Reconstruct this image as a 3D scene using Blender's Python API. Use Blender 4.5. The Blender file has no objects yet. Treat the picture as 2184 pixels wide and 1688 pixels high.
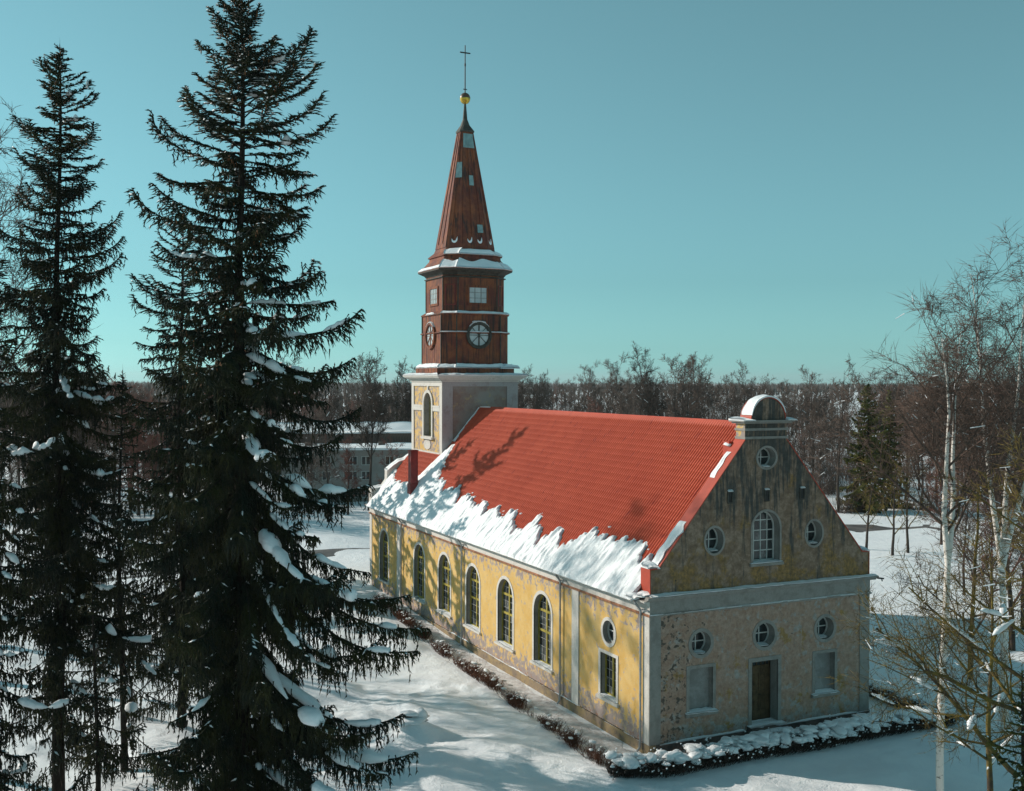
import bpy, math, random, time
import numpy as np
from mathutils import Vector, Matrix
from mathutils.geometry import tessellate_polygon

T0 = time.time()
SC = bpy.context.scene
COL = SC.collection

# ------------------------------------------------------------------ camera
CAM = np.array([-26.407, -41.596, 17.119])
YAW, PITCH, ROLL, FPX = 0.43703, -0.01406, 0.00214, 2292.43
fw = np.array([math.sin(YAW) * math.cos(PITCH), math.cos(YAW) * math.cos(PITCH), math.sin(PITCH)])
r0 = np.array([math.cos(YAW), -math.sin(YAW), 0.0])
u0 = np.cross(r0, fw)
rr = r0 * math.cos(ROLL) + u0 * math.sin(ROLL)
uu = -r0 * math.sin(ROLL) + u0 * math.cos(ROLL)
cd = bpy.data.cameras.new("camera")
cd.sensor_width = 36.0
cd.lens = FPX / 2184.0 * 36.0
cd.clip_start, cd.clip_end = 0.5, 9000.0
cam = bpy.data.objects.new("camera", cd)
COL.objects.link(cam)
cam.matrix_world = Matrix(((rr[0], uu[0], -fw[0], CAM[0]), (rr[1], uu[1], -fw[1], CAM[1]),
                           (rr[2], uu[2], -fw[2], CAM[2]), (0, 0, 0, 1)))
SC.camera = cam

# ------------------------------------------------------------------ sun and sky
SUN = Vector((-0.69, 0.725, 0.456)).normalized()
SUN_EL = math.asin(SUN.z)
SUN_ROT = math.atan2(SUN.x, SUN.y)
sd = bpy.data.lights.new("sun", 'SUN')
sd.energy = 4.4
sd.angle = math.radians(0.5)
sd.color = (1.0, 0.92, 0.82)
so = bpy.data.objects.new("sun", sd)
COL.objects.link(so)
so.rotation_euler = (-SUN).to_track_quat('-Z', 'Y').to_euler()
so.location = (-60, 60, 60)

W = bpy.data.worlds.new("World")
SC.world = W
W.use_nodes = True
nt = W.node_tree
nt.nodes.clear()
wo = nt.nodes.new("ShaderNodeOutputWorld")
bg = nt.nodes.new("ShaderNodeBackground")
sky = nt.nodes.new("ShaderNodeTexSky")
sky.sky_type = 'NISHITA'
sky.sun_disc = False
sky.sun_elevation = SUN_EL
sky.sun_rotation = SUN_ROT
sky.altitude = 50.0
sky.air_density = 1.0
sky.dust_density = 0.3
sky.ozone_density = 1.0
hs = nt.nodes.new("ShaderNodeHueSaturation")
hs.inputs["Saturation"].default_value = 0.30
tint = nt.nodes.new("ShaderNodeMix")
tint.data_type = 'RGBA'
tint.blend_type = 'MULTIPLY'
tint.inputs[0].default_value = 1.0
tint.inputs[7].default_value = (0.455, 0.965, 1.04, 1.0)
nt.links.new(sky.outputs[0], hs.inputs["Color"])
nt.links.new(hs.outputs[0], tint.inputs[6])
nt.links.new(tint.outputs[2], bg.inputs["Color"])
bg.inputs["Strength"].default_value = 0.096
nt.links.new(bg.outputs[0], wo.inputs["Surface"])
SC.view_settings.view_transform = 'Standard'
SC.view_settings.look = 'None'
SC.view_settings.exposure = 0.0
SC.view_settings.gamma = 1.0
SC.view_settings.use_curve_mapping = False
HAZE = 0.00009
SC.render.engine = 'CYCLES'
SC.cycles.max_bounces = 5
SC.cycles.diffuse_bounces = 3
SC.cycles.glossy_bounces = 2
SC.cycles.transmission_bounces = 2
SC.cycles.caustics_reflective = False
SC.cycles.caustics_refractive = False

# ------------------------------------------------------------------ helpers
def tag(o, label=None, cat=None, group=None, kind=None):
    if label: o["label"] = label
    if cat: o["category"] = cat
    if group: o["group"] = group
    if kind: o["kind"] = kind
    return o

def link(name, me, parent=None, loc=None, rot=None, scale=None):
    o = bpy.data.objects.new(name, me)
    COL.objects.link(o)
    if parent is not None: o.parent = parent
    if loc is not None: o.location = loc
    if rot is not None: o.rotation_euler = rot
    if scale is not None: o.scale = scale
    return o

def empty(name, loc=(0, 0, 0), label=None, cat=None, group=None):
    o = bpy.data.objects.new(name, None)
    COL.objects.link(o)
    o.location = loc
    return tag(o, label, cat, group)

def np_mesh(name, V, faces, mats, mi=None, smooth=False):
    """V (n,3); faces: list of (m,k) index arrays; mi: list of material index per face array."""
    me = bpy.data.meshes.new(name)
    V = np.asarray(V, np.float32)
    me.vertices.add(len(V))
    me.vertices.foreach_set("co", V.ravel())
    faces = [np.asarray(f, np.int32) for f in faces if len(f)]
    loops = np.concatenate([f.ravel() for f in faces])
    tot = np.concatenate([np.full(len(f), f.shape[1], np.int32) for f in faces])
    start = np.concatenate([[0], np.cumsum(tot)[:-1]]).astype(np.int32)
    me.loops.add(len(loops))
    me.loops.foreach_set("vertex_index", loops)
    me.polygons.add(len(tot))
    me.polygons.foreach_set("loop_start", start)
    me.polygons.foreach_set("loop_total", tot)
    if mi is not None:
        me.polygons.foreach_set("material_index", np.concatenate([np.full(len(f), m, np.int32) for f, m in zip(faces, mi)]))
    if smooth:
        me.polygons.foreach_set("use_smooth", np.ones(len(tot), bool))
    for m in (mats if isinstance(mats, (list, tuple)) else [mats]):
        me.materials.append(m)
    me.update(calc_edges=True)
    me.validate()
    return me

class MB:
    def __init__(s):
        s.V, s.F, s.M = [], [], []
    def add(s, verts, faces, m=0):
        b = len(s.V)
        s.V += [tuple(v) for v in verts]
        for f in faces:
            s.F.append([b + i for i in f]); s.M.append(m)
    def box(s, x0, x1, y0, y1, z0, z1, m=0):
        s.add([(x0, y0, z0), (x1, y0, z0), (x1, y1, z0), (x0, y1, z0), (x0, y0, z1), (x1, y0, z1), (x1, y1, z1), (x0, y1, z1)],
              [(3, 2, 1, 0), (4, 5, 6, 7), (0, 1, 5, 4), (1, 2, 6, 5), (2, 3, 7, 6), (3, 0, 4, 7)], m)
    def bar(s, a, b, ra, rb=None, k=6, m=0):
        rb = ra if rb is None else rb
        a, b = Vector(a), Vector(b)
        d = (b - a).normalized()
        p = d.orthogonal().normalized(); q = d.cross(p)
        vs = []
        for c, r in ((a, ra), (b, rb)):
            for i in range(k):
                t = 2 * math.pi * i / k
                vs.append(c + p * (r * math.cos(t)) + q * (r * math.sin(t)))
        fs = [(i, (i + 1) % k, k + (i + 1) % k, k + i) for i in range(k)]
        fs += [tuple(range(k))[::-1], tuple(range(k, 2 * k))]
        s.add(vs, fs, m)
    def prism(s, loop, fn, d0, d1, m=0):
        """closed 2-D loop extruded from depth d0 to d1, fn(u,v,d)->xyz"""
        n = len(loop)
        vs = [fn(u, v, d0) for u, v in loop] + [fn(u, v, d1) for u, v in loop]
        tr = tessellate_polygon([[Vector((u, v, 0)) for u, v in loop]])
        fs = [tuple(t) for t in tr] + [tuple(n + i for i in t)[::-1] for t in tr]
        fs += [(i, (i + 1) % n, n + (i + 1) % n, n + i) for i in range(n)]
        s.add(vs, fs, m)
    def plate(s, outer, holes, fn, d0, d1, m=0, mr=None):
        """front face with holes at d0, sides and reveals back to d1"""
        mr = m if mr is None else mr
        polys = [outer] + holes
        flat = [p for l in polys for p in l]
        tr = tessellate_polygon([[Vector((u, v, 0)) for u, v in l] for l in polys])
        s.add([fn(u, v, d0) for u, v in flat], [tuple(t) for t in tr], m)
        for k, l in enumerate(polys):
            n = len(l)
            s.add([fn(u, v, d0) for u, v in l] + [fn(u, v, d1) for u, v in l],
                  [(i, (i + 1) % n, n + (i + 1) % n, n + i) for i in range(n)], m if k == 0 else mr)
    def ring(s, outer, inner, fn, d0, d1, m=0):
        n = len(outer)
        vs = [fn(u, v, d0) for u, v in outer] + [fn(u, v, d0) for u, v in inner] + \
             [fn(u, v, d1) for u, v in outer] + [fn(u, v, d1) for u, v in inner]
        fs = []
        for i in range(n):
            j = (i + 1) % n
            fs += [(i, j, n + j, n + i), (i, j, 2 * n + j, 2 * n + i), (n + i, n + j, 3 * n + j, 3 * n + i)]
        s.add(vs, fs, m)
    def mesh(s, name, mats):
        me = bpy.data.meshes.new(name)
        me.from_pydata(s.V, [], s.F)
        mats = mats if isinstance(mats, (list, tuple)) else [mats]
        for m in mats: me.materials.append(m)
        if len(mats) > 1:
            me.polygons.foreach_set("material_index", s.M)
        me.update()
        return me
    def build(s, name, mats, parent=None, **kw):
        return link(name, s.mesh(name, mats), parent, **kw)

# value noise -------------------------------------------------------
def _hash(ix, iy, iz, seed):
    h = (ix.astype(np.int64) * 374761393 + iy.astype(np.int64) * 668265263 + iz.astype(np.int64) * 2147483647 + seed * 974634777)
    h = (h ^ (h >> 13)) * 1274126177
    h = h & 0x7fffffff
    h = (h ^ (h >> 16)) & 0xffff
    return h / 65535.0

def vnoise(x, y, z=0.0, seed=0):
    x, y, z = np.broadcast_arrays(np.asarray(x, float), np.asarray(y, float), np.asarray(z, float))
    ix, iy, iz = np.floor(x), np.floor(y), np.floor(z)
    fx, fy, fz = x - ix, y - iy, z - iz
    fx, fy, fz = [f * f * (3 - 2 * f) for f in (fx, fy, fz)]
    r = 0
    for dx in (0, 1):
        for dy in (0, 1):
            for dz in (0, 1):
                w = (fx if dx else 1 - fx) * (fy if dy else 1 - fy) * (fz if dz else 1 - fz)
                r = r + w * _hash(ix + dx, iy + dy, iz + dz, seed)
    return r * 2 - 1

def fbm(x, y, z=0.0, o=3, seed=0):
    r, a, s = 0, 1.0, 1.0
    for i in range(o):
        r = r + a * vnoise(np.asarray(x) * s, np.asarray(y) * s, np.asarray(z) * s, seed + i * 17)
        a *= .5; s *= 2.03
    return r / 1.75

def sstep(a, b, x):
    t = np.clip((np.asarray(x, float) - a) / (b - a), 0, 1)
    return t * t * (3 - 2 * t)

def seg_dist(x, y, pts):
    d = np.full(np.shape(x), 1e9)
    for (ax, ay), (bx, by) in zip(pts[:-1], pts[1:]):
        vx, vy = bx - ax, by - ay
        t = np.clip(((x - ax) * vx + (y - ay) * vy) / (vx * vx + vy * vy), 0, 1)
        d = np.minimum(d, np.hypot(x - ax - t * vx, y - ay - t * vy))
    return d

# 2-D loops ---------------------------------------------------------
def rect(u0, u1, v0, v1): return [(u0, v0), (u1, v0), (u1, v1), (u0, v1)]
def ell(cu, cv, ru, rv, n=36): return [(cu + ru * math.cos(2 * math.pi * i / n), cv + rv * math.sin(2 * math.pi * i / n)) for i in range(n)]
def arch(cu, hw, v0, vs, n=18, rise=None):
    rise = hw if rise is None else rise
    l = [(cu - hw, v0), (cu + hw, v0)]
    return l + [(cu + hw * math.cos(math.pi * i / n), vs + rise * math.sin(math.pi * i / n)) for i in range(n + 1)]

def clip(poly, loop):
    """clip convex/concave poly by convex CCW loop"""
    out = list(poly)
    n = len(loop)
    for i in range(n):
        (ax, ay), (bx, by) = loop[i], loop[(i + 1) % n]
        if abs(ax - bx) + abs(ay - by) < 1e-9: continue
        inp, out = out, []
        if not inp: return []
        sd_ = lambda p: (bx - ax) * (p[1] - ay) - (by - ay) * (p[0] - ax)
        for j in range(len(inp)):
            p, q = inp[j], inp[(j + 1) % len(inp)]
            sp, sq = sd_(p), sd_(q)
            if sp >= 0: out.append(p)
            if (sp >= 0) != (sq >= 0):
                t = sp / (sp - sq)
                out.append((p[0] + t * (q[0] - p[0]), p[1] + t * (q[1] - p[1])))
    # drop duplicates
    res = []
    for p in out:
        if not res or abs(p[0] - res[-1][0]) + abs(p[1] - res[-1][1]) > 1e-5: res.append(p)
    if len(res) > 1 and abs(res[0][0] - res[-1][0]) + abs(res[0][1] - res[-1][1]) < 1e-5: res.pop()
    return res

def area(l):
    return abs(sum(l[i][0] * l[(i + 1) % len(l)][1] - l[(i + 1) % len(l)][0] * l[i][1] for i in range(len(l)))) / 2

# ------------------------------------------------------------------ materials
def lin(c): return tuple(x / 12.92 if x <= .04045 else ((x + .055) / 1.055) ** 2.4 for x in c)

class Mat:
    def __init__(s, name, rough=0.8, spec=0.3, metal=0.0):
        s.m = bpy.data.materials.new(name); s.m.use_nodes = True
        s.t = s.m.node_tree; s.n = s.t.nodes; s.l = s.t.links
        s.b = s.n["Principled BSDF"]
        s.b.inputs["Roughness"].default_value = rough
        s.b.inputs["Specular IOR Level"].default_value = spec
        s.b.inputs["Metallic"].default_value = metal
        tc = s.n.new("ShaderNodeTexCoord"); s.obj = tc.outputs["Object"]
        s.co = s.n.new("ShaderNodeNewGeometry").outputs["Position"]
    def mapping(s, scale, vec=None):
        mp = s.n.new("ShaderNodeMapping"); mp.inputs["Scale"].default_value = scale
        s.l.new(vec or s.obj, mp.inputs["Vector"]); return mp.outputs[0]
    def noise(s, scale, detail=4, rough=.6, vec=None, dist=0.0):
        n = s.n.new("ShaderNodeTexNoise")
        n.inputs["Scale"].default_value = scale; n.inputs["Detail"].default_value = detail
        n.inputs["Roughness"].default_value = rough; n.inputs["Distortion"].default_value = dist
        s.l.new(vec or s.obj, n.inputs["Vector"]); return n.outputs["Fac"]
    def ramp(s, fac, a, b, lo=0.0, hi=1.0):
        r = s.n.new("ShaderNodeMapRange"); r.interpolation_type = 'SMOOTHSTEP'
        r.inputs[1].default_value = a; r.inputs[2].default_value = b
        r.inputs[3].default_value = lo; r.inputs[4].default_value = hi
        s.l.new(fac, r.inputs[0]); return r.outputs[0]
    def math(s, op, a, b):
        n = s.n.new("ShaderNodeMath"); n.operation = op
        for i, v in enumerate((a, b)):
            if isinstance(v, (int, float)): n.inputs[i].default_value = v
            else: s.l.new(v, n.inputs[i])
        return n.outputs[0]
    def mix(s, fac, a, b, mode='MIX'):
        n = s.n.new("ShaderNodeMix"); n.data_type = 'RGBA'; n.blend_type = mode
        for i, v in ((0, fac), (6, a), (7, b)):
            if isinstance(v, (int, float)): n.inputs[i].default_value = v
            elif isinstance(v, tuple): n.inputs[i].default_value = (*v[:3], 1)
            else: s.l.new(v, n.inputs[i])
        return n.outputs[2]
    def sep(s, vec=None):
        n = s.n.new("ShaderNodeSeparateXYZ"); s.l.new(vec or s.obj, n.inputs[0]); return n.outputs
    def color(s, c):
        if isinstance(c, tuple): s.b.inputs["Base Color"].default_value = (*c[:3], 1)
        else: s.l.new(c, s.b.inputs["Base Color"])
        return s
    def rough(s, v): s.l.new(v, s.b.inputs["Roughness"]); return s
    def bump(s, h, strength=.3, dist=.02):
        n = s.n.new("ShaderNodeBump"); n.inputs["Strength"].default_value = strength; n.inputs["Distance"].default_value = dist
        s.l.new(h, n.inputs["Height"]); s.l.new(n.outputs[0], s.b.inputs["Normal"]); return s

def simple(name, c, rough=.8, var=.25, scale=3.0, spec=.3, bump=0.0, bscale=20., metal=0.0):
    m = Mat(name, rough, spec, metal)
    n = m.noise(scale, 5, .65)
    lo = tuple(x * (1 - var) for x in c); hi = tuple(min(1, x * (1 + var)) for x in c)
    m.color(m.mix(m.ramp(n, .3, .7), lo, hi))
    if bump: m.bump(m.noise(bscale, 4), bump, .02)
    return m.m

MT = {}
# snow
m = Mat("snow", .55, .35)
m.color(m.mix(m.ramp(m.noise(.8, 4), .35, .7), (.86, .87, .885), (.93, .935, .94)))
a = m.noise(5.0, 6, .62); b = m.noise(40.0, 3, .6)
m.bump(m.math('ADD', a, m.math('MULTIPLY', b, .2)), .55, .08)
MT['snow'] = m.m
m = Mat("ground_snow", .6, .3)
n = m.noise(.5, 5, .6, m.co)
m.color(m.mix(m.ramp(n, .35, .7), (.85, .86, .88), (.92, .93, .935)))
a = m.noise(1.3, 9, .66, m.co, .4); b = m.noise(9.0, 6, .7, m.co)
m.bump(m.math('ADD', a, m.math('MULTIPLY', b, .22)), .7, .17)
MT['ground'] = m.m
# trampled dirty path snow
m = Mat("path_snow", .7, .25)
n = m.noise(2.2, 6, .7); n2 = m.noise(9., 5, .7)
c = m.mix(m.ramp(n, .38, .62), (.80, .79, .79), (.60, .56, .55))
c = m.mix(m.ramp(n2, .55, .72), c, (.50, .44, .42))
m.color(c).bump(m.math('ADD', n, n2), .8, .1)
MT['path'] = m.m

# yellow nave plaster
m = Mat("yellow_plaster", .9, .12)
n1 = m.noise(.9, 6, .65); n2 = m.noise(2.6, 8, .7, dist=.4); n3 = m.noise(7., 6, .7); n4 = m.noise(1.2, 7, .68, m.mapping((1, 1, .35)))
c = m.mix(m.ramp(n1, .36, .64), (.63, .385, .120), (.69, .465, .19))
c = m.mix(m.ramp(n3, .5, .8), c, (.68, .53, .29))
c = m.mix(m.ramp(n4, .60, .72), c, (.47, .275, .06))
z = m.sep()[2]
low = m.ramp(z, .3, 2.4, 0.20, 0.0)
high = m.ramp(z, 4.9, 6.3, 0.0, 0.12)
p = m.math('ADD', m.math('ADD', n2, low), high)
c = m.mix(m.ramp(p, .585, .635), c, (.45, .37, .315))
c = m.mix(m.ramp(p, .645, .68), c, (.33, .265, .245))
p2 = m.math('ADD', m.noise(4.5, 6, .7), m.ramp(z, .4, 1.3, .13, 0.0))
c = m.mix(m.ramp(p2, .67, .70), c, (.34, .17, .11))
c = m.mix(m.ramp(m.noise(14, 3, .5), .70, .76), c, (.30, .22, .14))
m.color(c).bump(m.math('SUBTRACT', n3, m.ramp(p, .63, .66)), .45, .03)
MT['yellow'] = m.m
# plinth
m = Mat("plinth_render", .9, .15)
n1 = m.noise(1.1, 6, .7); n2 = m.noise(4., 7, .7)
c = m.mix(m.ramp(n1, .35, .65), (.36, .26, .135), (.24, .185, .14))
c = m.mix(m.ramp(n2, .52, .66), c, (.16, .13, .11))
m.color(c).bump(n2, .6, .04)
MT['plinth'] = m.m
m = Mat("plinth_dark_render", .9, .15)
n1 = m.noise(1.5, 6, .7); n2 = m.noise(5., 7, .7)
c = m.mix(m.ramp(n1, .35, .65), (.17, .13, .11), (.08, .07, .065))
m.color(c).bump(n2, .6, .04)
MT['plinth_dark'] = m.m

# gable plaster (weathered): one material for the upper gable, one for the lower facade
m = Mat("weathered_gable_plaster", .92, .12)
n1 = m.noise(.7, 12, .68); n2 = m.noise(1.9, 12, .70, dist=.5); n3 = m.noise(9., 6, .72)
st = m.noise(1.5, 6, .7, m.mapping((1.6, 1.6, .16)))
z = m.sep()[2]
c = m.mix(m.ramp(n2, .38, .66), (.22, .148, .105), (.36, .262, .20))
och = m.math('ADD', n1, m.ramp(z, 7.4, 12.5, .02, -.08))
c = m.mix(m.ramp(och, .49, .58), c, m.mix(m.ramp(m.noise(5.5, 8, .7), .38, .62), (.20, .135, .075), (.36, .215, .085)))
c = m.mix(m.ramp(n3, .55, .75), c, (.22, .185, .15))
blk = m.math('ADD', st, m.ramp(z, 8.2, 12.5, .0, .11))
c = m.mix(m.ramp(blk, .54, .66), c, (.085, .085, .08))
c = m.mix(m.ramp(m.noise(3.2, 5, .6), .66, .72), c, (.07, .065, .06))
c = m.mix(m.ramp(m.noise(2.9, 7, .7), .70, .74), c, (.33, .31, .29))
c = m.mix(1.0, c, m.mix(m.ramp(m.noise(4., 9, .75), .34, .66), (.72, .70, .68), (1.15, 1.12, 1.1)), 'MULTIPLY')
m.color(c).bump(m.math('ADD', n3, m.math('MULTIPLY', n2, 1.5)), .5, .04)
MT['gable'] = m.m
m = Mat("peeling_facade_plaster", .92, .12)
n1 = m.noise(.75, 12, .68); n2 = m.noise(1.8, 12, .70, dist=.5); n3 = m.noise(10., 6, .72)
z = m.sep()[2]; x = m.sep()[0]
c = m.mix(m.ramp(n2, .36, .66), (.395, .25, .185), (.46, .335, .27))
c = m.mix(m.ramp(n1, .56, .63), c, (.38, .235, .10))
low = m.ramp(z, .4, 1.7, .10, 0.0)
c = m.mix(m.ramp(m.math('ADD', m.noise(1.7, 7, .7), low), .54, .60), c, (.40, .365, .335))
c = m.mix(m.ramp(m.math('ADD', m.noise(3.0, 7, .74), low), .66, .70), c, (.33, .185, .12))
left = m.ramp(x, 1.0, 4.5, .10, -.02)
pit = m.math('ADD', m.noise(3.6, 4, .62, dist=.3), left)
pitm = m.ramp(pit, .645, .69)
c = m.mix(pitm, c, (.15, .12, .10))
c = m.mix(m.ramp(m.noise(26., 3, .6), .60, .75), c, (.26, .22, .19))
c = m.mix(m.ramp(m.noise(2.0, 8, .75, m.mapping((1, 1, .3))), .66, .74), c, (.20, .18, .165))
c = m.mix(1.0, c, m.mix(m.ramp(m.noise(5., 9, .75), .34, .66), (.74, .72, .70), (1.10, 1.08, 1.06)), 'MULTIPLY')
m.color(c).bump(m.math('SUBTRACT', m.math('ADD', n3, n2), m.math('MULTIPLY', pitm, 1.5)), .6, .05)
MT['facade'] = m.m
def trimmat(name, c, dirt=(.35, .31, .28), amt=.62):
    m = Mat(name, .85, .2)
    n = m.noise(1.6, 7, .7); n2 = m.noise(12., 5, .7); st = m.noise(3., 6, .7, m.mapping((1, 1, .2)))
    k = m.mix(m.ramp(n2, .4, .7), c, tuple(x * .85 for x in c))
    k = m.mix(m.ramp(n, amt - .1, amt + .08), k, tuple((x + d) / 2 for x, d in zip(c, dirt)))
    k = m.mix(m.ramp(st, .62, .76), k, dirt)
    m.color(k).bump(n2, .3, .02)
    return m.m
MT['trim'] = trimmat("white_render", (.66, .62, .57))
MT['trim_grey'] = trimmat("grey_render", (.315, .292, .265), (.16, .14, .125), .56)
MT['tower_grey'] = trimmat("tower_grey_render", (.40, .37, .365), (.25, .19, .175), .58)
m = Mat("tower_panel_plaster", .9, .15)
n = m.noise(.6, 7, .7); n2 = m.noise(2., 7, .72)
c = m.mix(m.ramp(n, .38, .62), (.25, .17, .14), (.29, .25, .225))
c = m.mix(m.ramp(n2, .55, .68), c, (.40, .30, .17))
c = m.mix(m.ramp(m.noise(1.4, 7, .72), .6, .7), c, (.30, .18, .16))
m.color(c).bump(m.noise(14, 5), .35, .03)
MT['tower_panel'] = m.m
MT['ledge_rust'] = simple("rusty_ledge_tin", (.30, .13, .065), .7, .5, 3.)
# roof tin
m = Mat("red_roof_tin", .62, .3)
n = m.noise(.5, 6, .65); n2 = m.noise(6., 4, .6, m.mapping((.25, 1, .25)))
c = m.mix(m.ramp(n, .35, .65), (.48, .070, .030), (.54, .088, .040))
c = m.mix(m.ramp(n2, .55, .75), c, (.33, .040, .024))
m.color(c).bump(m.noise(30, 3), .06, .01)
MT['roof'] = m.m
MT['red_tin'] = simple("red_flashing_tin", (.44, .056, .026), .5, .15, 1.2, .35, .05)
MT['dark_red'] = simple("dark_red_tin", (.20, .02, .018), .5, .3, 1.6, .4, .08)
# spire boards
def spiremat(name, a, b, cdark, grey):
    m = Mat(name, .75, .25)
    n = m.noise(.8, 6, .7); st = m.noise(2.2, 7, .7, m.mapping((2., 2., .14))); n3 = m.noise(3.0, 7, .74)
    c = m.mix(m.ramp(n, .36, .64), a, b)
    c = m.mix(m.ramp(st, .47, .64), c, cdark)
    c = m.mix(m.ramp(n3, .60, .72), c, grey)
    m.color(c).bump(m.math('ADD', st, m.noise(12, 4)), .3, .02)
    return m.m
MT['spire'] = spiremat("weathered_red_boards", (.28, .088, .040), (.15, .042, .032), (.06, .034, .030), (.15, .12, .11))
MT['stage'] = spiremat("weathered_tower_boards", (.27, .088, .036), (.145, .042, .03), (.048, .030, .027), (.085, .085, .08))
MT['dark_wood'] = simple("dark_green_black_wood", (.06, .055, .045), .7, .4, 3.)
MT['patch'] = simple("teal_grey_patch_tin", (.22, .33, .33), .5, .25, 2., .4, .1)
MT['gold'] = simple("tarnished_gilt", (.55, .36, .05), .32, .35, 4., .5, 0, metal=.7)
MT['ball_dark'] = simple("blackened_copper", (.09, .05, .03), .4, .4, 4., .5)
MT['iron'] = simple("black_iron", (.03, .028, .027), .6, .3, 4.)
MT['zinc'] = simple("grey_zinc_pipe", (.36, .36, .36), .5, .2, 4., .5)
m = Mat("dark_pane_glass", .08, .5)
m.color(m.mix(m.ramp(m.noise(1.3, 3), .4, .7), (.018, .022, .024), (.05, .058, .06)))
MT['glass'] = m.m
m = Mat("pale_pane_glass", .2, .5)  # panes with a pale grey base colour
m.color(m.mix(m.ramp(m.noise(1.5, 4), .4, .65), (.42, .45, .46), (.52, .55, .55)))
MT['glass_pale'] = m.m
m = Mat("curtained_pane_glass", .12, .5)
m.color(m.mix(m.ramp(m.noise(2.2, 4), .45, .62), (.05, .055, .055), (.20, .20, .195)))
MT['glass_mid'] = m.m
MT['yellow_frame'] = simple("yellow_window_paint", (.36, .28, .05), .6, .2, 3.)
MT['bar_grey'] = simple("grey_glazing_bar", (.26, .26, .25), .7, .2, 3.)
MT['white_frame'] = simple("white_window_paint", (.58, .58, .55), .6, .15, 3.)
MT['door'] = simple("old_brown_door_wood", (.105, .068, .035), .75, .4, 2.5)
MT['niche'] = trimmat("grey_niche_plaster", (.33, .32, .305), (.155, .145, .135), .50)
# vegetation
def needlemat(name, a, b, tr=.25):
    m = Mat(name, .7, .2)
    oi = m.n.new("ShaderNodeObjectInfo")
    n = m.noise(.9, 4, .7, m.co)
    c = m.mix(m.ramp(n, .38, .66), a, b)
    m.color(c)
    td = m.n.new("ShaderNodeBsdfTranslucent"); m.l.new(c, td.inputs[0])
    ms = m.n.new("ShaderNodeMixShader"); ms.inputs[0].default_value = tr
    m.l.new(m.b.outputs[0], ms.inputs[1]); m.l.new(td.outputs[0], ms.inputs[2])
    m.l.new(ms.outputs[0], m.n["Material Output"].inputs[0])
    return m.m
MT['needle'] = needlemat("spruce_needles", (.012, .020, .013), (.044, .046, .014), .25)
MT['needle_olive'] = needlemat("olive_needles", (.06, .072, .022), (.15, .14, .032), .3)
MT['bark'] = simple("spruce_bark", (.028, .022, .018), .95, .4, 5., .1, .5, 12.)
MT['cone'] = simple("spruce_cone", (.17, .075, .03), .8, .3, 4.)
def twigmat(name, a, b, sc=.6):
    m = Mat(name, .9, .1)
    n = m.noise(sc, 5, .7, m.co)
    m.color(m.mix(m.ramp(n, .36, .64), a, b))
    return m.m
MT['twig'] = twigmat("grey_brown_twigs", (.085, .066, .058), (.165, .122, .102))
MT['twig_red'] = twigmat("reddish_twigs", (.15, .062, .05), (.20, .10, .078))
MT['twig_dark'] = twigmat("dark_twigs", (.045, .036, .032), (.085, .066, .055))
MT['mossy'] = twigmat("mossy_bark", (.065, .05, .038), (.20, .145, .035), 1.6)
MT['hedge'] = twigmat("hedge_twigs", (.085, .04, .028), (.13, .062, .04), 1.5)
MT['hedge_dark'] = twigmat("hedge_dark_twigs", (.045, .035, .03), (.08, .055, .042), 1.5)
m = Mat("birch_bark", .8, .2)
n = m.noise(1., 6, .75, m.mapping((1.2, 1.2, 5.)), .3)
c = m.mix(m.ramp(n, .56, .62), (.74, .68, .62), (.07, .06, .055))
m.color(c)
MT['birch'] = m.m
MT['birch_twig'] = twigmat("birch_twigs", (.085, .06, .05), (.15, .10, .08))
# setting
m = Mat("road_slush", .6, .4)
n = m.noise(.35, 6, .7, m.co); n2 = m.noise(3., 5, .7, m.co)
c = m.mix(m.ramp(n, .4, .65), (.075, .07, .068), (.16, .14, .13))
c = m.mix(m.ramp(n2, .62, .75), c, (.40, .38, .37))
m.color(c)
MT['road'] = m.m
m = Mat("grey_panel_wall", .9, .15)
n = m.noise(.35, 6, .7); n2 = m.noise(6, 5)
m.color(m.mix(m.ramp(n, .4, .65), (.27, .245, .225), (.33, .305, .28))).bump(n2, .2, .03)
MT['apartment'] = m.m
MT['barn'] = simple("grey_barn_boards", (.12, .092, .078), .9, .35, 1.2)
MT['rust_pipe'] = simple("rust_red_flue", (.16, .05, .035), .7, .3, 3.)
print("materials", round(time.time() - T0, 2))

# ================================================================== SETTING
L_, Wd, C = 42.0, 13.0, 6.5
ROAD = [(-90, 44), (-40, 53), (4.8, 62), (36, 66), (66, 54.5), (92, 40), (140, 12), (220, -40)]

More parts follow.
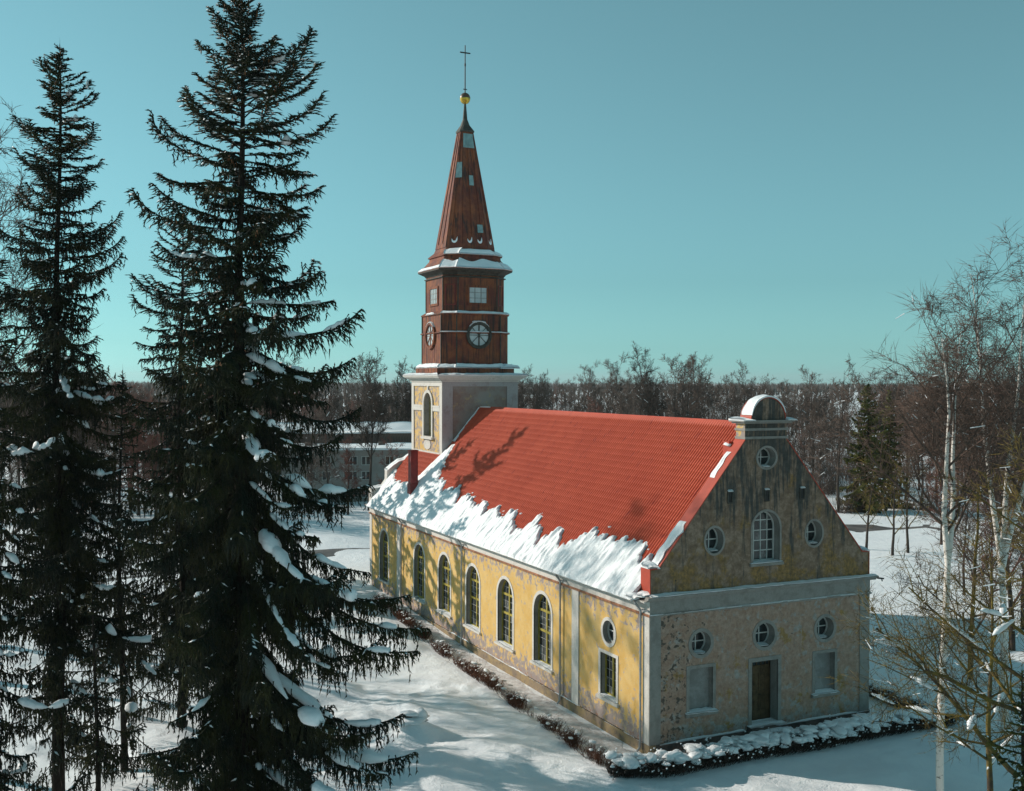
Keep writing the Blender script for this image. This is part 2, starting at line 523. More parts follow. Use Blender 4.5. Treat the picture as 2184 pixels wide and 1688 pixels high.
def gh(x, y):
    x = np.asarray(x, float); y = np.asarray(y, float)
    dx = np.maximum(np.maximum(-x, x - Wd), 0); dy = np.maximum(np.maximum(-y, y - L_), 0)
    db = np.hypot(dx, dy)
    amp = sstep(1.5, 5.0, db) * sstep(0, 6, seg_dist(x, y, ROAD) - 3)
    z = amp * (.30 * fbm(x / 8., y / 8., 0, 3, 3) + .10 * fbm(x / 2.2, y / 2.2, 0, 3, 8))
    # wind and melt ridges in the churchyard west of the nave
    w = sstep(1.5, 3.5, -x) * (1 - sstep(22, 32, -x)) * (1 - sstep(26, 40, np.abs(y - 8)))
    rid = 1 - np.abs(vnoise((x * .55 + y * .28) / 1.9 + .6 * vnoise(x / 3., y / 3., 0, 21), (y - x * .5) / 7., 0, 5))
    z = z + w * .26 * (rid - .7)
    z = z + w * .34 * sstep(.0, .55, vnoise(x / 3.4, y / 3.4, 0, 33)) * .8
    # ground climbs to the far west end of the nave wall
    z = z + .55 * sstep(18, 36, y) * sstep(-14, -1, x) * (1 - sstep(3, 12, x))
    cl = np.maximum(0, vnoise(x * 2.1, y * 2.1, 0, 51) - .28) * np.maximum(0, vnoise(x * .35, y * .35, 0, 52) + .35)
    z = z + .22 * cl * sstep(1.6, 2.6, -x) * (1 - sstep(16, 22, -x)) * (1 - sstep(18, 30, np.abs(y - 5)))
    # mound round the stump
    r = np.hypot(x + 9.0, (y - 6.75))
    z = z + .75 * np.exp(-(r / 1.3) ** 2) + .25 * np.exp(-(r / .6) ** 2) + .25 * np.exp(-(np.hypot(x + 8.0, (y - 6.3) * 1.4) / 1.3) ** 2)
    # trodden strip by the nave wall
    z = z - .05 * sstep(2.0, 1.0, np.abs(-x - 1.0)) * (y > -1) * (y < 36)
    d = np.hypot(x - 0, y - 20)
    z = z + sstep(130, 330, d) * (1.2 * fbm(x / 90., y / 90., 0, 3, 40))
    z = z - .22 * (1 - sstep(3.3, 4.8, seg_dist(x, y, ROAD))) + .5 * np.exp(-((seg_dist(x, y, ROAD) - 5.4) / 1.1) ** 2) * (.6 + .4 * vnoise(x / 3, y / 3, 0, 77))
    return z
def gz(x, y): return float(gh(np.array([x]), np.array([y]))[0])

def ground_sheet():
    def axis(c0, lo, hi, n):
        t = np.linspace(-1, 1, n)
        s = np.sinh(t * 5.2) / np.sinh(5.2)
        return np.where(s < 0, c0 + s * (c0 - lo), c0 + s * (hi - c0))
    xs = np.sort(np.unique(np.concatenate([axis(-5., -3500, 3500, 170), np.arange(-32, 20, .24)])))
    ys = np.sort(np.unique(np.concatenate([axis(8., -400, 5200, 180), np.arange(-13, 38, .32)])))
    X, Y = np.meshgrid(xs, ys)
    Z = gh(X, Y)
    n, k = X.shape
    V = np.stack([X, Y, Z], -1).reshape(-1, 3)
    i = np.arange(n * k).reshape(n, k)
    F = np.stack([i[:-1, :-1], i[:-1, 1:], i[1:, 1:], i[1:, :-1]], -1).reshape(-1, 4)
    o = link("ground", np_mesh("ground", V, [F], MT['ground'], smooth=True))
    tag(o, "snow covered ground of the churchyard and the fields beyond", kind="structure")
ground_sheet()

def ribbon(name, pts, halfw, mat, lift, label, kind="structure", step=1.0, rough=0.0):
    P = np.array(pts, float)
    # catmull-rom resample
    out = []
    Q = np.vstack([2 * P[0] - P[1], P, 2 * P[-1] - P[-2]])
    for i in range(1, len(Q) - 2):
        n = max(2, int(np.hypot(*(Q[i + 1] - Q[i])) / step))
        for t in np.linspace(0, 1, n, endpoint=False):
            a, b, c, d = Q[i - 1], Q[i], Q[i + 1], Q[i + 2]
            out.append(.5 * ((2 * b) + (-a + c) * t + (2 * a - 5 * b + 4 * c - d) * t * t + (-a + 3 * b - 3 * c + d) * t ** 3))
    out.append(P[-1]); out = np.array(out)
    T = np.gradient(out, axis=0); T /= np.hypot(T[:, 0], T[:, 1])[:, None] + 1e-9
    N = np.stack([-T[:, 1], T[:, 0]], -1)
    us = np.linspace(-1, 1, 7)
    hw = halfw * (1 + rough * vnoise(np.arange(len(out)) * .35, 0, 0, 9))
    G = out[:, None, :] + N[:, None, :] * (us[None, :, None] * hw[:, None, None])
    Z = gh(G[..., 0], G[..., 1]) + lift
    V = np.concatenate([G, Z[..., None]], -1).reshape(-1, 3)
    i = np.arange(len(V)).reshape(len(out), 7)
    F = np.stack([i[:-1, :-1], i[:-1, 1:], i[1:, 1:], i[1:, :-1]], -1).reshape(-1, 4)
    o = link(name, np_mesh(name, V, [F], mat, smooth=True))
    return tag(o, label, kind=kind)
ribbon("road", ROAD, 3.3, MT['road'], .03, "grey slushy road running behind the church", step=2.0)
ribbon("footpath", [(-1.05, -1.2), (-.9, 6), (-1.05, 11), (-.85, 17), (-.95, 25), (-.9, 36)], .66, MT['path'], .02,
       "trodden dirty snow path along the yellow nave wall", step=.3, rough=.45)

# ================================================================== CHURCH
church = empty("church", (0, 0, 0), "long yellow Lutheran style church with red tin roof and brown spire", "church")
church["label"] = "long yellow plastered church with red tin roof and brown spired tower"
WX = lambda u, v, d: (d, u, v)                # nave wall, u=Y v=Z, d into the wall
GY = lambda u, v, d: (u, d, v)                # gable, u=X v=Z
HC, M_ = 7.1, 1.1566                          # eave height and roof slope
def roofz(x): return HC + M_ * (x + .4) if x <= C else HC + M_ * (Wd - x + .4)

def window(loop, fn, depth, cells_u, cells_v, frame_mat, glass_mat, surround=None, sur_mat=None, sill=None,
           fw_=.07, bw=.03, heavy_u=(), heavy_v=(), heavy=.07, spokes=None, name="window", parent=church, bar_mat=None, extra_label=None):
    """frame with glazing bars at depth; panes, surround and sill as its children"""
    cu = sum(p[0] for p in loop) / len(loop); cv = (min(p[1] for p in loop) + max(p[1] for p in loop)) / 2
    us = [p[0] for p in loop]; vs = [p[1] for p in loop]
    hu = (max(us) - min(us)) / 2; hv = (max(vs) - min(vs)) / 2
    mu = (max(us) + min(us)) / 2
    inner = [(mu + (u - mu) * (1 - fw_ / hu), cv + (v - cv) * (1 - fw_ / hv)) for u, v in loop]
    b = MB()
    b.ring(loop, inner, fn, depth - .05, depth + .06)
    def barp(poly, d0, mi=0):
        c_ = clip(poly, inner)
        if len(c_) >= 3: b.prism(c_, fn, depth + d0, depth + .04, mi)
    panes = []
    if spokes is None:
        for k, u in enumerate(cells_u[1:-1]):
            h = heavy / 2 if (k in heavy_u) else bw / 2
            barp(rect(u - h, u + h, min(vs), max(vs)), -.045 if k in heavy_u else -.018, 0 if (k in heavy_u or bar_mat is None) else 1)
        for k, v in enumerate(cells_v[1:-1]):
            h = heavy / 2 if (k in heavy_v) else bw / 2
            barp(rect(min(us), max(us), v - h, v + h), -.04 if k in heavy_v else -.013, 0 if (k in heavy_v or bar_mat is None) else 1)
        for i in range(len(cells_u) - 1):
            for j in range(len(cells_v) - 1):
                panes.append(clip(rect(cells_u[i] + .005, cells_u[i + 1] - .005, cells_v[j] + .005, cells_v[j + 1] - .005), inner))
    else:
        for k in range(spokes // 2):
            a = math.pi * k / (spokes // 2)
            du, dv = math.cos(a), math.sin(a)
            w = .05 if k == spokes // 4 else .022
            barp([(mu - du * hu * 1.2 + dv * w, cv - dv * hv * 1.2 - du * w), (mu + du * hu * 1.2 + dv * w, cv + dv * hv * 1.2 - du * w),
                  (mu + du * hu * 1.2 - dv * w, cv + dv * hv * 1.2 + du * w), (mu - du * hu * 1.2 - dv * w, cv - dv * hv * 1.2 + du * w)], -.02 - .006 * k)
        for k in range(spokes):
            a0, a1 = 2 * math.pi * k / spokes + .02, 2 * math.pi * (k + 1) / spokes - .02
            R = 2 * max(hu, hv)
            panes.append(clip([(mu, cv), (mu + R * math.cos(a0), cv + R * math.sin(a0)), (mu + R * math.cos(a1), cv + R * math.sin(a1))], inner))
    w = b.build(name, [frame_mat, bar_mat or frame_mat], parent)
    if extra_label: tag(w, extra_label)
    for k, p in enumerate(panes):
        if len(p) < 3 or area(p) < .004: continue
        q = MB(); q.prism(p, fn, depth + .012, depth + .03)
        # panes take turns among the glass materials where a list is given
        g = glass_mat[(k * 7 + 3) % len(glass_mat)] if isinstance(glass_mat, list) else glass_mat
        q.build("pane", g, w)
    if surround:
        s_ = MB(); s_.ring(surround, loop, fn, -.03, .05)
        s_.build("surround", sur_mat, w)
    if sill:
        u0_, u1_, v0_, v1_, pr = sill
        s_ = MB()
        pts = [fn(u, v, d) for u in (u0_, u1_) for v, d in ((v0_, .1), (v0_, -pr), (v1_ - .05, -pr), (v1_, .35))]
        s_.add(pts, [(0, 1, 2, 3), (7, 6, 5, 4), (0, 4, 5, 1), (1, 5, 6, 2), (2, 6, 7, 3), (3, 7, 4, 0)])
        s_.build("sill", sur_mat, w)
    return w

# ---- nave wall (west, yellow)
arches = [10.91 + 4.89 * k for k in range(5)] + [38.4]
wall_out = rect(.04, L_ - .04, .42, 6.36)
holes = [arch(y, 1.05, 1.5, 4.36, 16) for y in arches] + [ell(3.73, 4.86, .56, .56), rect(2.98, 4.50, 1.66, 3.74)]
b = MB(); b.plate(wall_out, holes, WX, 0.0, .34, 0, 1)
b.build("nave_wall", [MT['yellow'], MT['trim_grey']], church)
b = MB(); b.plate(rect(0.2, L_ - .2, .0, 6.9), [], lambda u, v, d: (Wd - d, u, v), 0.0, .3)
b.build("nave_wall", MT['yellow'], church)
for k, y in enumerate(arches):
    cu = [y - 1.05, y - .5, y, y + .5, y + 1.05]
    cv = [1.5, 1.95, 2.4, 2.85, 3.3, 3.62, 4.02, 4.42, 4.85, 5.45]
    window(arch(y, 1.05, 1.5, 4.36, 16), WX, .30, cu, cv, MT['yellow_frame'], [MT['glass'], MT['glass'], MT['glass_mid'], MT['glass'], MT['glass_mid']],
           arch(y, 1.24, 1.42, 4.36, 16), MT['trim'], (y - 1.32, y + 1.32, 1.36, 1.52, .14), heavy_u=(1,), heavy_v=(3, 6), heavy=.13, fw_=.09, bar_mat=MT['bar_grey'])
window(ell(3.73, 4.86, .56, .56), WX, .30, [3.17, 3.73, 4.29], [4.3, 4.86, 5.42], MT['white_frame'], MT['glass'],
       ell(3.73, 4.86, .73, .73), MT['trim'], bw=.05)
window(rect(2.98, 4.50, 1.66, 3.74), WX, .30, [2.98, 3.37, 3.74, 4.12, 4.50], [1.66, 2.07, 2.48, 2.9, 3.32, 3.74], MT['yellow_frame'],
       [MT['glass'], MT['glass_mid'], MT['glass']], rect(2.79, 4.69, 1.56, 3.90), MT['trim'], (2.7, 4.78, 1.44, 1.64, .13), heavy_u=(1,), heavy=.12, bar_mat=MT['bar_grey'])
# pilasters and corner strips
for y0, y1 in ((6.73, 7.45), (34.55, 35.27), (.0, .52), (41.48, 42.0)):
    b = MB(); b.box(-.05, .1, y0, y1, .43, 6.33); b.build("pilaster", MT['trim'], church)
# plinth, ledge, frieze, cornice and gutter on the west side
b = MB(); b.box(-.07, .3, -.07, L_ + .07, -.8, .45); b.box(-.07, .3, 0, 0.001, 0, .1); b.build("plinth", MT['plinth'], church)
b = MB(); b.box(-.11, .1, -.11, L_ + .11, 6.34, 6.44); b.build("ledge", MT['ledge_rust'], church)
b = MB(); b.box(-.055, .3, -.055, L_ + .05, 6.44, 6.86); b.build("frieze", MT['trim'], church)
b = MB()
prof = [(-.06, 6.86), (-.16, 6.90), (-.18, 6.97), (-.34, 7.0), (-.36, 7.07), (.2, 7.07), (.2, 6.86)]
b.prism(prof, lambda u, v, d: (u, d, v), -.05, L_ + .3)
b.build("cornice", MT['trim'], church)
b = MB()
gut = [(-.47, 7.03), (-.40, 6.97), (-.345, 6.985), (-.345, 7.06), (-.39, 7.01), (-.45, 7.06)]
b.prism(gut, lambda u, v, d: (u, d, v), .5, L_ + .2)
b.build("gutter", MT['zinc'], church)
for y in (.62, 8.6, 22.27, 34.04):
    b = MB()
    b.bar((-.42, y, 6.98), (-.40, y, 6.86), .07)
    b.bar((-.40, y, 6.88), (-.15, y - .04, 6.55), .055)
    b.bar((-.15, y - .04, 6.58), (-.15, y - .04, .55), .052, k=8)
    b.bar((-.15, y - .04, .6), (-.18, y - .04, .16), .05)
    b.bar((-.18, y - .04, .2), (-.32, y - .04, .05), .05)
    pipe = b.build("downpipe", MT['zinc'], church)
    for z in (1.4, 2.6, 3.8, 5.0, 6.0):
        b = MB(); b.bar((-.15, y - .04, z), (-.15, y - .04, z + .06), .068, k=8); b.build("pipe_collar", MT['zinc'], pipe)
    b = MB(); b.box(-.32, -.05, y - .62, y - .5, 6.62, 6.66); b.box(-.1, -.05, y - .62, y - .06, 6.56, 6.62); b.build("bracket", MT['zinc'], pipe)

# ---- east facade (towards the camera)
fac_out = rect(.0, Wd, .42, 6.36)
r1 = [(2.8, 4.86, .54), (6.5, 4.88, .58), (10.2, 4.86, .54)]
niches = [(2.15, 3.46, 1.66, 3.70), (9.57, 10.81, 1.66, 3.62)]
dr = (5.72, 7.28, .60, 3.64)
holes = [ell(x, z, r, r) for x, z, r in r1] + [rect(*n) for n in niches] + [rect(*dr)]
b = MB(); b.plate(fac_out, holes, GY, 0.0, .55, 0, 1)
b.build("facade_wall", [MT['facade'], MT['trim_grey']], church)
for x, z, r in r1:
    window(ell(x, z, r, r), GY, .48, [x - r, x, x + r], [z - r, z, z + r], MT['white_frame'], MT['glass'],
           ell(x, z, r + .17, r + .17), MT['trim_grey'], bw=.05, fw_=.05)
for (x0, x1, z0, z1) in niches:
    b = MB(); b.ring(rect(x0 - .17, x1 + .17, z0 - .1, z1 + .16), rect(x0, x1, z0, z1), GY, -.03, .05)
    nb = b.build("blind_window", MT['trim_grey'], church)
    b = MB(); b.box(x0, x1, .30, .40, z0, z1); b.build("niche_panel", MT['niche'], nb)
    b = MB(); b.box(x0 - .24, x1 + .24, -.16, .28, z0 - .16, z0 - .02); b.build("sill", MT['trim_grey'], nb)
# door
b = MB(); b.ring(rect(dr[0] - .2, dr[1] + .2, dr[2], dr[3] + .2), rect(dr[0], dr[1], dr[2] + .001, dr[3]), GY, -.04, .05)
ds = b.build("door_surround", MT['trim_grey'], church)
b = MB()
b.box(5.72, 7.28, .60, .66, 3.18, 3.26)
b.box(5.72, 5.78, .6, .68, .6, 3.64); b.box(7.22, 7.28, .6, .68, .6, 3.64)
for k in range(1, 6): b.box(5.72 + k * .26 - .02, 5.72 + k * .26 + .02, .615, .655, 3.26, 3.64)
door = b.build("door", MT['door'], church)
for k in range(6):
    x0 = 5.78 + .24 * k
    b = MB(); b.box(x0 + .004, x0 + .236, .61 + .012 * (k % 2), .67, .62, 3.18); b.build("plank", MT['door'], door)
for (z0, z1) in ((1.0, 1.7), (2.0, 2.9)):
    for x0 in (5.95, 6.6):
        b = MB(); b.ring(rect(x0, x0 + .45, z0, z1), rect(x0 + .07, x0 + .38, z0 + .07, z1 - .07), GY, .585, .62); b.build("door_moulding", MT['door'], door)
b = MB(); b.box(5.72, 7.28, .665, .69, 3.26, 3.64); b.build("fanlight_pane", MT['glass'], door)
b = MB(); b.bar((6.62, .56, 1.85), (6.75, .56, 1.85), .02); b.bar((6.62, .56, 1.85), (6.62, .62, 1.85), .02); b.build("handle", MT['iron'], door)
b = MB(); b.box(5.35, 7.65, -.75, .1, -.3, .34); b.box(5.45, 7.55, -.4, .5, .34, .60); b.build("doorstep", MT['plinth_dark'], church)
# facade trims
for x0, x1 in ((-.04, .56), (12.42, 13.04)):
    b = MB(); b.box(x0, x1, -.045, .1, .43, 6.33); b.build("pilaster", MT['trim_grey'], church)
b = MB(); b.box(.3, 5.34, -.07, .3, -.6, .44); b.box(7.66, Wd + .07, -.07, .3, -.6, .44); b.build("plinth", MT['plinth_dark'], church)
b = MB(); b.box(-.105, Wd + .11, -.12, .06, 6.345, 6.435); b.build("ledge", MT['trim_grey'], church)
b = MB(); b.box(-.05, Wd + .05, -.06, .5, 6.44, 7.06); b.build("frieze", MT['trim_grey'], church)
b = MB()
cp = [(-.06, 7.06), (-.14, 7.06), (-.16, 7.12), (-.30, 7.16), (-.34, 7.27), (.0, 7.31), (.0, 7.06)]
b.prism([(u, v) for u, v in cp], lambda u, v, d: (d, u, v), -.30, Wd + .38)
b.build("cornice", MT['trim_grey'], church)
b = MB(); b.bar((Wd + .3, -.3, 7.17), (Wd + .62, -.42, 7.13), .05, .04); b.bar((Wd + .5, -.38, 7.15), (Wd + .55, -.38, 7.0), .03); b.build("gutter_spout", MT['iron'], church)
# upper gable
cap_u = [(0.0, 7.3), (13.0, 7.3), (13.0, 8.46), (12.55, 8.50), (7.76, 14.26), (7.74, 15.2)]
gable_out = cap_u + [(5.30, 15.2), (5.26, 14.26), (.45, 8.50), (0.0, 8.46)]
gh_holes = [arch(6.54, .80, 8.42, 10.04, 16), ell(3.53, 9.62, .50, .60), ell(9.47, 9.62, .50, .60), ell(6.55, 13.43, .52, .47)]
b = MB(); b.plate(gable_out, gh_holes, GY, 0.0, .70, 0, 1)
b.build("gable_wall", [MT['gable'], MT['trim_grey']], church)
b = MB(); b.plate([(.02, 7.3), (12.98, 7.3), (12.98, 8.44), (12.5, 8.46), (7.7, 14.2), (7.7, 15.2), (5.34, 15.2), (5.34, 14.2), (.5, 8.46), (.02, 8.44)], [], GY, .69, .70)
b.build("gable_back", MT['gable'], church)
x0, x1 = 5.74, 7.34
window(arch(6.54, .80, 8.42, 10.04, 16), GY, .46, [x0, x0 + .4, x0 + .8, x0 + 1.2, x1], [8.42, 8.91, 9.40, 9.89, 10.38, 10.85], MT['white_frame'], [MT['glass'], MT['glass_mid'], MT['glass']],
       arch(6.54, .91, 8.36, 10.04, 16), MT['trim_grey'], (5.55, 7.53, 8.24, 8.42, .12), bw=.045, fw_=.055)
for x in (3.53, 9.47):
    window(ell(x, 9.62, .50, .60), GY, .48, [x - .5, x, x + .5], [9.02, 9.62, 10.22], MT['white_frame'], MT['glass'], ell(x, 9.62, .60, .71), MT['trim_grey'], bw=.05, fw_=.05)
window(ell(6.55, 13.43, .52, .47), GY, .48, [6.03, 6.55, 7.07], [12.9, 13.43, 13.9], MT['white_frame'], MT['glass'], ell(6.55, 13.43, .64, .58), MT['trim_grey'], bw=.05, fw_=.05)
for x in (4.41, 6.56, 8.71):
    b = MB(); b.ring(rect(x - .16, x + .16, 11.32, 11.92), rect(x - .10, x + .10, 11.38, 11.86), GY, -.05, .05); s_ = b.build("vent_slot", MT['dark_wood'], church)
    b = MB(); b.box(x - .10, x + .10, -.01, .012, 11.38, 11.86); b.build("slot_back", MT['iron'], s_)
# pediment block: cornice and dome
b = MB()
for (e, z0, z1) in ((.05, 14.34, 14.46), (.06, 14.74, 14.86), (.16, 15.08, 15.16), (.26, 15.16, 15.24)):
    b.box(5.28 - e, 7.76 + e, -e, .70 + e, z0, z1)
b.build("pediment_cornice", MT['trim_grey'], church)
b = MB(); b.box(5.262, 5.30, .02, .70, 14.28, 15.2); b.build("pediment_side", MT['yellow'], church)
dome = [(6.62 + 1.0 * math.cos(math.pi * i / 24), 15.24 + 1.06 * math.sin(math.pi * i / 24)) for i in range(25)]
b = MB(); b.prism(dome, GY, -.02, .72); b.build("dome_pediment", MT['gable'], church)
dome2 = [(6.62 + 1.05 * math.cos(math.pi * i / 24), 15.24 + 1.12 * math.sin(math.pi * i / 24)) for i in range(25)]
b = MB(); b.ring(dome2 + [(6.62 - 1.05, 15.24)], dome + [(6.62 - 1.0, 15.24)], GY, -.05, .80); b.build("dome_tin", MT['red_tin'], church)
# raking red tin cap on both slopes, upright ends at the eaves
for s_ in (0, 1):
    f = (lambda u, v, d: (u, d, v)) if s_ == 0 else (lambda u, v, d: (Wd - u, d, v))
    b = MB()
    b.prism([(5.25, 14.27), (5.25, 14.33), (.44, 8.565), (-.035, 8.525), (-.035, 7.32), (0.0, 7.32), (0.0, 8.475), (.455, 8.51)], f, -.03, .76)
    b.build("raking_cap", MT['red_tin'], church)
b = MB(); b.box(4.9, 5.25, .76, 1.25, 13.45, 14.2); b.build("ridge_flashing", MT['red_tin'], church)

# ---- corrugated roof, both slopes
def roof_side(s_):
    per = .215 if s_ == 0 else .6
    y0, y1 = .70, 41.5
    m_ = int((y1 - y0) / per)
    ys = (y0 + per * (np.arange(m_)[:, None] + np.array([0, .46, .58, .90])[None])).ravel()
    wave = np.tile(np.array([.030, .030, -.040, -.040]), m_)
    rows = 26
    xs, st = [], []
    for k in range(rows):
        a, bb = -.46 + (C + .46) * k / rows, -.46 + (C + .46) * (k + 1) / rows
        xs += [a, bb - .004]; st += [.022, .0]
    xs, st = np.array(xs), np.array(st)
    nrm = np.array([-M_, 1.0]) / math.hypot(M_, 1)
    X = xs[:, None] + (wave[None] + st[:, None]) * nrm[0]
    Z = (HC + M_ * (xs + .4))[:, None] + (wave[None] + st[:, None]) * nrm[1]
    Y = np.broadcast_to(ys[None], X.shape)
    if s_: X = Wd - X
    V = np.stack([X, Y, Z], -1).reshape(-1, 3)
    i = np.arange(len(V)).reshape(X.shape)
    F = np.stack([i[:-1, :-1], i[:-1, 1:], i[1:, 1:], i[1:, :-1]], -1).reshape(-1, 4)
    # cut the opening where the tower rises through the roof
    cx = V[F][:, :, 0].mean(1); cy = V[F][:, :, 1].mean(1)
    F = F[~((np.abs(cx - C) < 3.05) & (cy > 34.75) & (cy < 41.4))]
    return link("roof", np_mesh("roof", V, [F], MT['roof']), church)
roof_side(0); roof_side(1)
b = MB(); b.prism([(C - .22, 14.87), (C, 15.13), (C + .22, 14.87), (C, 15.07)], GY, .72, 34.58); b.build("ridge_cap", MT['red_tin'], church)
# dark core so that nothing shows light through
b = MB(); b.prism([(.36, .2), (12.6, .2), (12.6, 6.9), (C, 14.7), (.36, 6.9)], GY, .72, 41.3); b.build("interior_mass", MT['iron'], church)
# far west end gable with stepped scroll parapet
scroll = [(-.1, 7.2), (-.1, 8.39), (.38, 8.42), (.81, 8.51), (1.22, 9.06), (1.24, 9.79), (1.73, 10.18), (2.22, 10.48), (2.77, 10.62), (3.3, 10.95)]
sc_loop = scroll + [(Wd - u, v) for u, v in scroll[::-1]]
b = MB(); b.prism(sc_loop, GY, 41.45, 42.05); b.build("scroll_gable", MT['trim'], church)
b = MB(); b.box(0, Wd, 41.6, 42.0, -.5, 7.2); b.build("end_wall", MT['yellow'], church)
# chimney, clad in red tin
b = MB(); b.box(.74, 1.30, 34.35, 34.95, 8.3, 11.80); b.box(.70, 1.34, 34.31, 34.99, 11.80, 11.88); b.box(.68, 1.36, 34.29, 35.01, 8.3, 9.35)
b.build("chimney", MT['dark_red'], church)

# ---- tower shaft
TX0, TX1, TY0, TY1 = 3.32, 9.70, 34.6, 41.42
b = MB()
twin = arch(37.72, .86, 12.72, 15.28, 16)
TWx = lambda u, v, d: (TX0 + d, u, v)
b.plate(rect(35.14, 40.92, 11.3, 16.66), [twin], TWx, .08, .62, 0, 1)
b.build("tower_face", [MT['yellow'], MT['trim_grey']], church)
b = MB()
b.box(4.2, 8.76, TY0 + .06, TY0 + .5, 8.5, 16.65)
b.build("tower_panel", MT['tower_panel'], church)
b = MB()
for y0, y1 in ((TY0, 35.14), (40.92, TY1)): b.box(TX0, TX0 + .7, y0 + (.004 if y0 == TY0 else 0), y1, 8.2, 16.66)
b.box(TX0 + .002, TX0 + .7, TY0 + .006, TY1, 16.66, 17.1)
tp = b.build("tower_pilaster", MT['trim'], church)
b = MB()
b.box(TX0 + .01, 4.2, TY0 - .002, TY0 + .6, 8.0, 16.65); b.box(8.76, TX1, TY0 - .002, TY0 + .6, 8.0, 16.65)
b.box(TX0 + .01, TX1, TY0 - .002, TY0 + .6, 16.65, 17.1)
b.build("tower_pilaster", MT['tower_grey'], church)
b = MB(); b.box(TX1 - .4, TX1 + .003, TY0 + .61, TY1, 8, 17.1); b.box(TX0 + .71, TX1 - .4, TY1 - .4, TY1 + .002, 8, 17.1); b.build("tower_wall", MT['tower_grey'], church)
b = MB(); b.box(TX0 + .7, TX1 - .42, TY0 + .55, TY1 - .42, 8, 17.3); b.build("tower_core", MT['iron'], church)
b = MB()
for y0, y1 in ((35.14, 36.58), (38.86, 40.92)):
    b.box(TX0 - .03, TX0 + .12, y0, y1, 15.02, 15.16); b.box(TX0 - .01, TX0 + .12, y0, y1, 14.72, 15.02)
b.box(TX0 - .02, TX0 + .12, 37.6, 37.84, 16.36, 16.655)
b.box(TX0 - .02, TX0 + .12, TY0 + .5, TY1 - .4, 11.36, 11.56)
b.build("impost_band", MT['trim'], church)
b = MB(); b.prism(ell(37.9, 12.08, .78, .42, 8), TWx, .03, .12); b.build("plaque", MT['trim'], church)
cu = [36.86, 37.29, 37.72, 38.15, 38.58]; cv = [12.72 + .3 * k for k in range(9)] + [15.28, 16.2]
window(twin, TWx, .55, [36.86, 37.72, 38.58], cv, MT['yellow_frame'], MT['glass_pale'], arch(37.72, 1.10, 12.62, 15.28, 16), MT['trim'],
       (36.5, 38.95, 12.5, 12.72, .14), heavy_u=(0,), heavy_v=(8,), heavy=.16, fw_=.08, bw=.02, name="belfry_window", bar_mat=MT['white_frame'])
# tower cornice
def sq(e, z0, z1, bm): bm.box(TX0 - e, TX1 + e, TY0 - e, TY1 + e, z0, z1)
b = MB()
for e, z0, z1 in ((.08, 17.0, 17.08), (.16, 17.10, 17.2), (.30, 17.2, 17.3), (.46, 17.3, 17.4), (.56, 17.4, 17.48)): sq(e, z0, z1, b)
b.build("tower_cornice", MT['trim'], church)
b = MB(); sq(.1, 17.48, 17.52, b); b.build("cornice_deck", MT['trim_grey'], church)

# ---- octagon stages
OX, OY = 6.62, 38.08
def octo(r, hx, hy, z): # 8 points counter-clockwise from the -Y face's left corner
    return [(OX - hx, OY - r, z), (OX + hx, OY - r, z), (OX + r, OY - hy, z), (OX + r, OY + hy, z),
            (OX + hx, OY + r, z), (OX - hx, OY + r, z), (OX - r, OY + hy, z), (OX - r, OY - hy, z)]
def loft(bm, rings, m=0, cap=True):
    vs = [p for r in rings for p in r]
    fs = []
    for k in range(len(rings) - 1):
        for i in range(8): fs.append((8 * k + i, 8 * k + (i + 1) % 8, 8 * k + 8 + (i + 1) % 8, 8 * k + 8 + i))
    if cap: fs += [tuple(range(8))[::-1], tuple(range(8 * len(rings) - 8, 8 * len(rings)))]
    bm.add(vs, fs, m)
def oc(r, z, k=None):
    # main faces narrow from hx 1.85 / hy 2.1 at r 2.85 to 1.08 / 1.2 at r 2.1
    if r >= 2.85: hx, hy = 1.85 * r / 2.85, 2.1 * r / 2.85
    elif r >= 2.1: t = (r - 2.1) / .75; hx, hy = 1.08 + .77 * t ** .8, 1.16 + .94 * t ** .8
    else: hx, hy = .42 + (1.08 - .42) * (r - .55) / 1.55, .42 + (1.16 - .42) * (r - .55) / 1.55
    return octo(r, hx, hy, z)
b = MB(); loft(b, [oc(3.25, 17.5), oc(3.25, 18.06), oc(2.85, 18.4)]); base = b.build("stage_base", MT['stage'], church)
# vertical boards round the base band
def face_strip(bm_name, r, z0, z1, nx, parent, mat, proud=.035, faces=(0, 6, 7)):
    a, t = oc(r, z0), oc(r, z1)
    for f in faces:
        p, q = Vector(a[f]), Vector(a[(f + 1) % 8])
        d = (q - p); n = Vector((d.y, -d.x, 0)).normalized()
        cnt = max(2, int(d.length / nx))
        for k in range(cnt):
            s0 = p + d * ((k + .04) / cnt); s1 = p + d * ((k + .96) / cnt)
            e = proud * (.6 + .8 * ((k * 37 + f * 11) % 7) / 7)
            m_ = MB()
            up = Vector((0, 0, z1 - z0))
            m_.add([s0 - n * .02, s1 - n * .02, s1 + n * e, s0 + n * e, s0 - n * .02 + up, s1 - n * .02 + up, s1 + n * e + up, s0 + n * e + up],
                   [(3, 2, 1, 0), (4, 5, 6, 7), (0, 1, 5, 4), (1, 2, 6, 5), (2, 3, 7, 6), (3, 0, 4, 7)])
            m_.build("board", mat, parent)
face_strip("board", 3.25, 17.52, 18.04, .30, base, MT['stage'])
b = MB(); loft(b, [oc(2.83, 18.3), oc(2.83, 22.28), oc(2.60, 22.52)]); clock = b.build("clock_stage", MT['stage'], church)
face_strip("board", 2.83, 18.4, 20.74, .42, clock, MT['stage'], .012)
b = MB(); loft(b, [oc(2.86, 22.18), oc(2.93, 22.24), oc(2.93, 22.30), oc(2.6, 22.54)]); b.build("stage_ledge", MT['stage'], church)
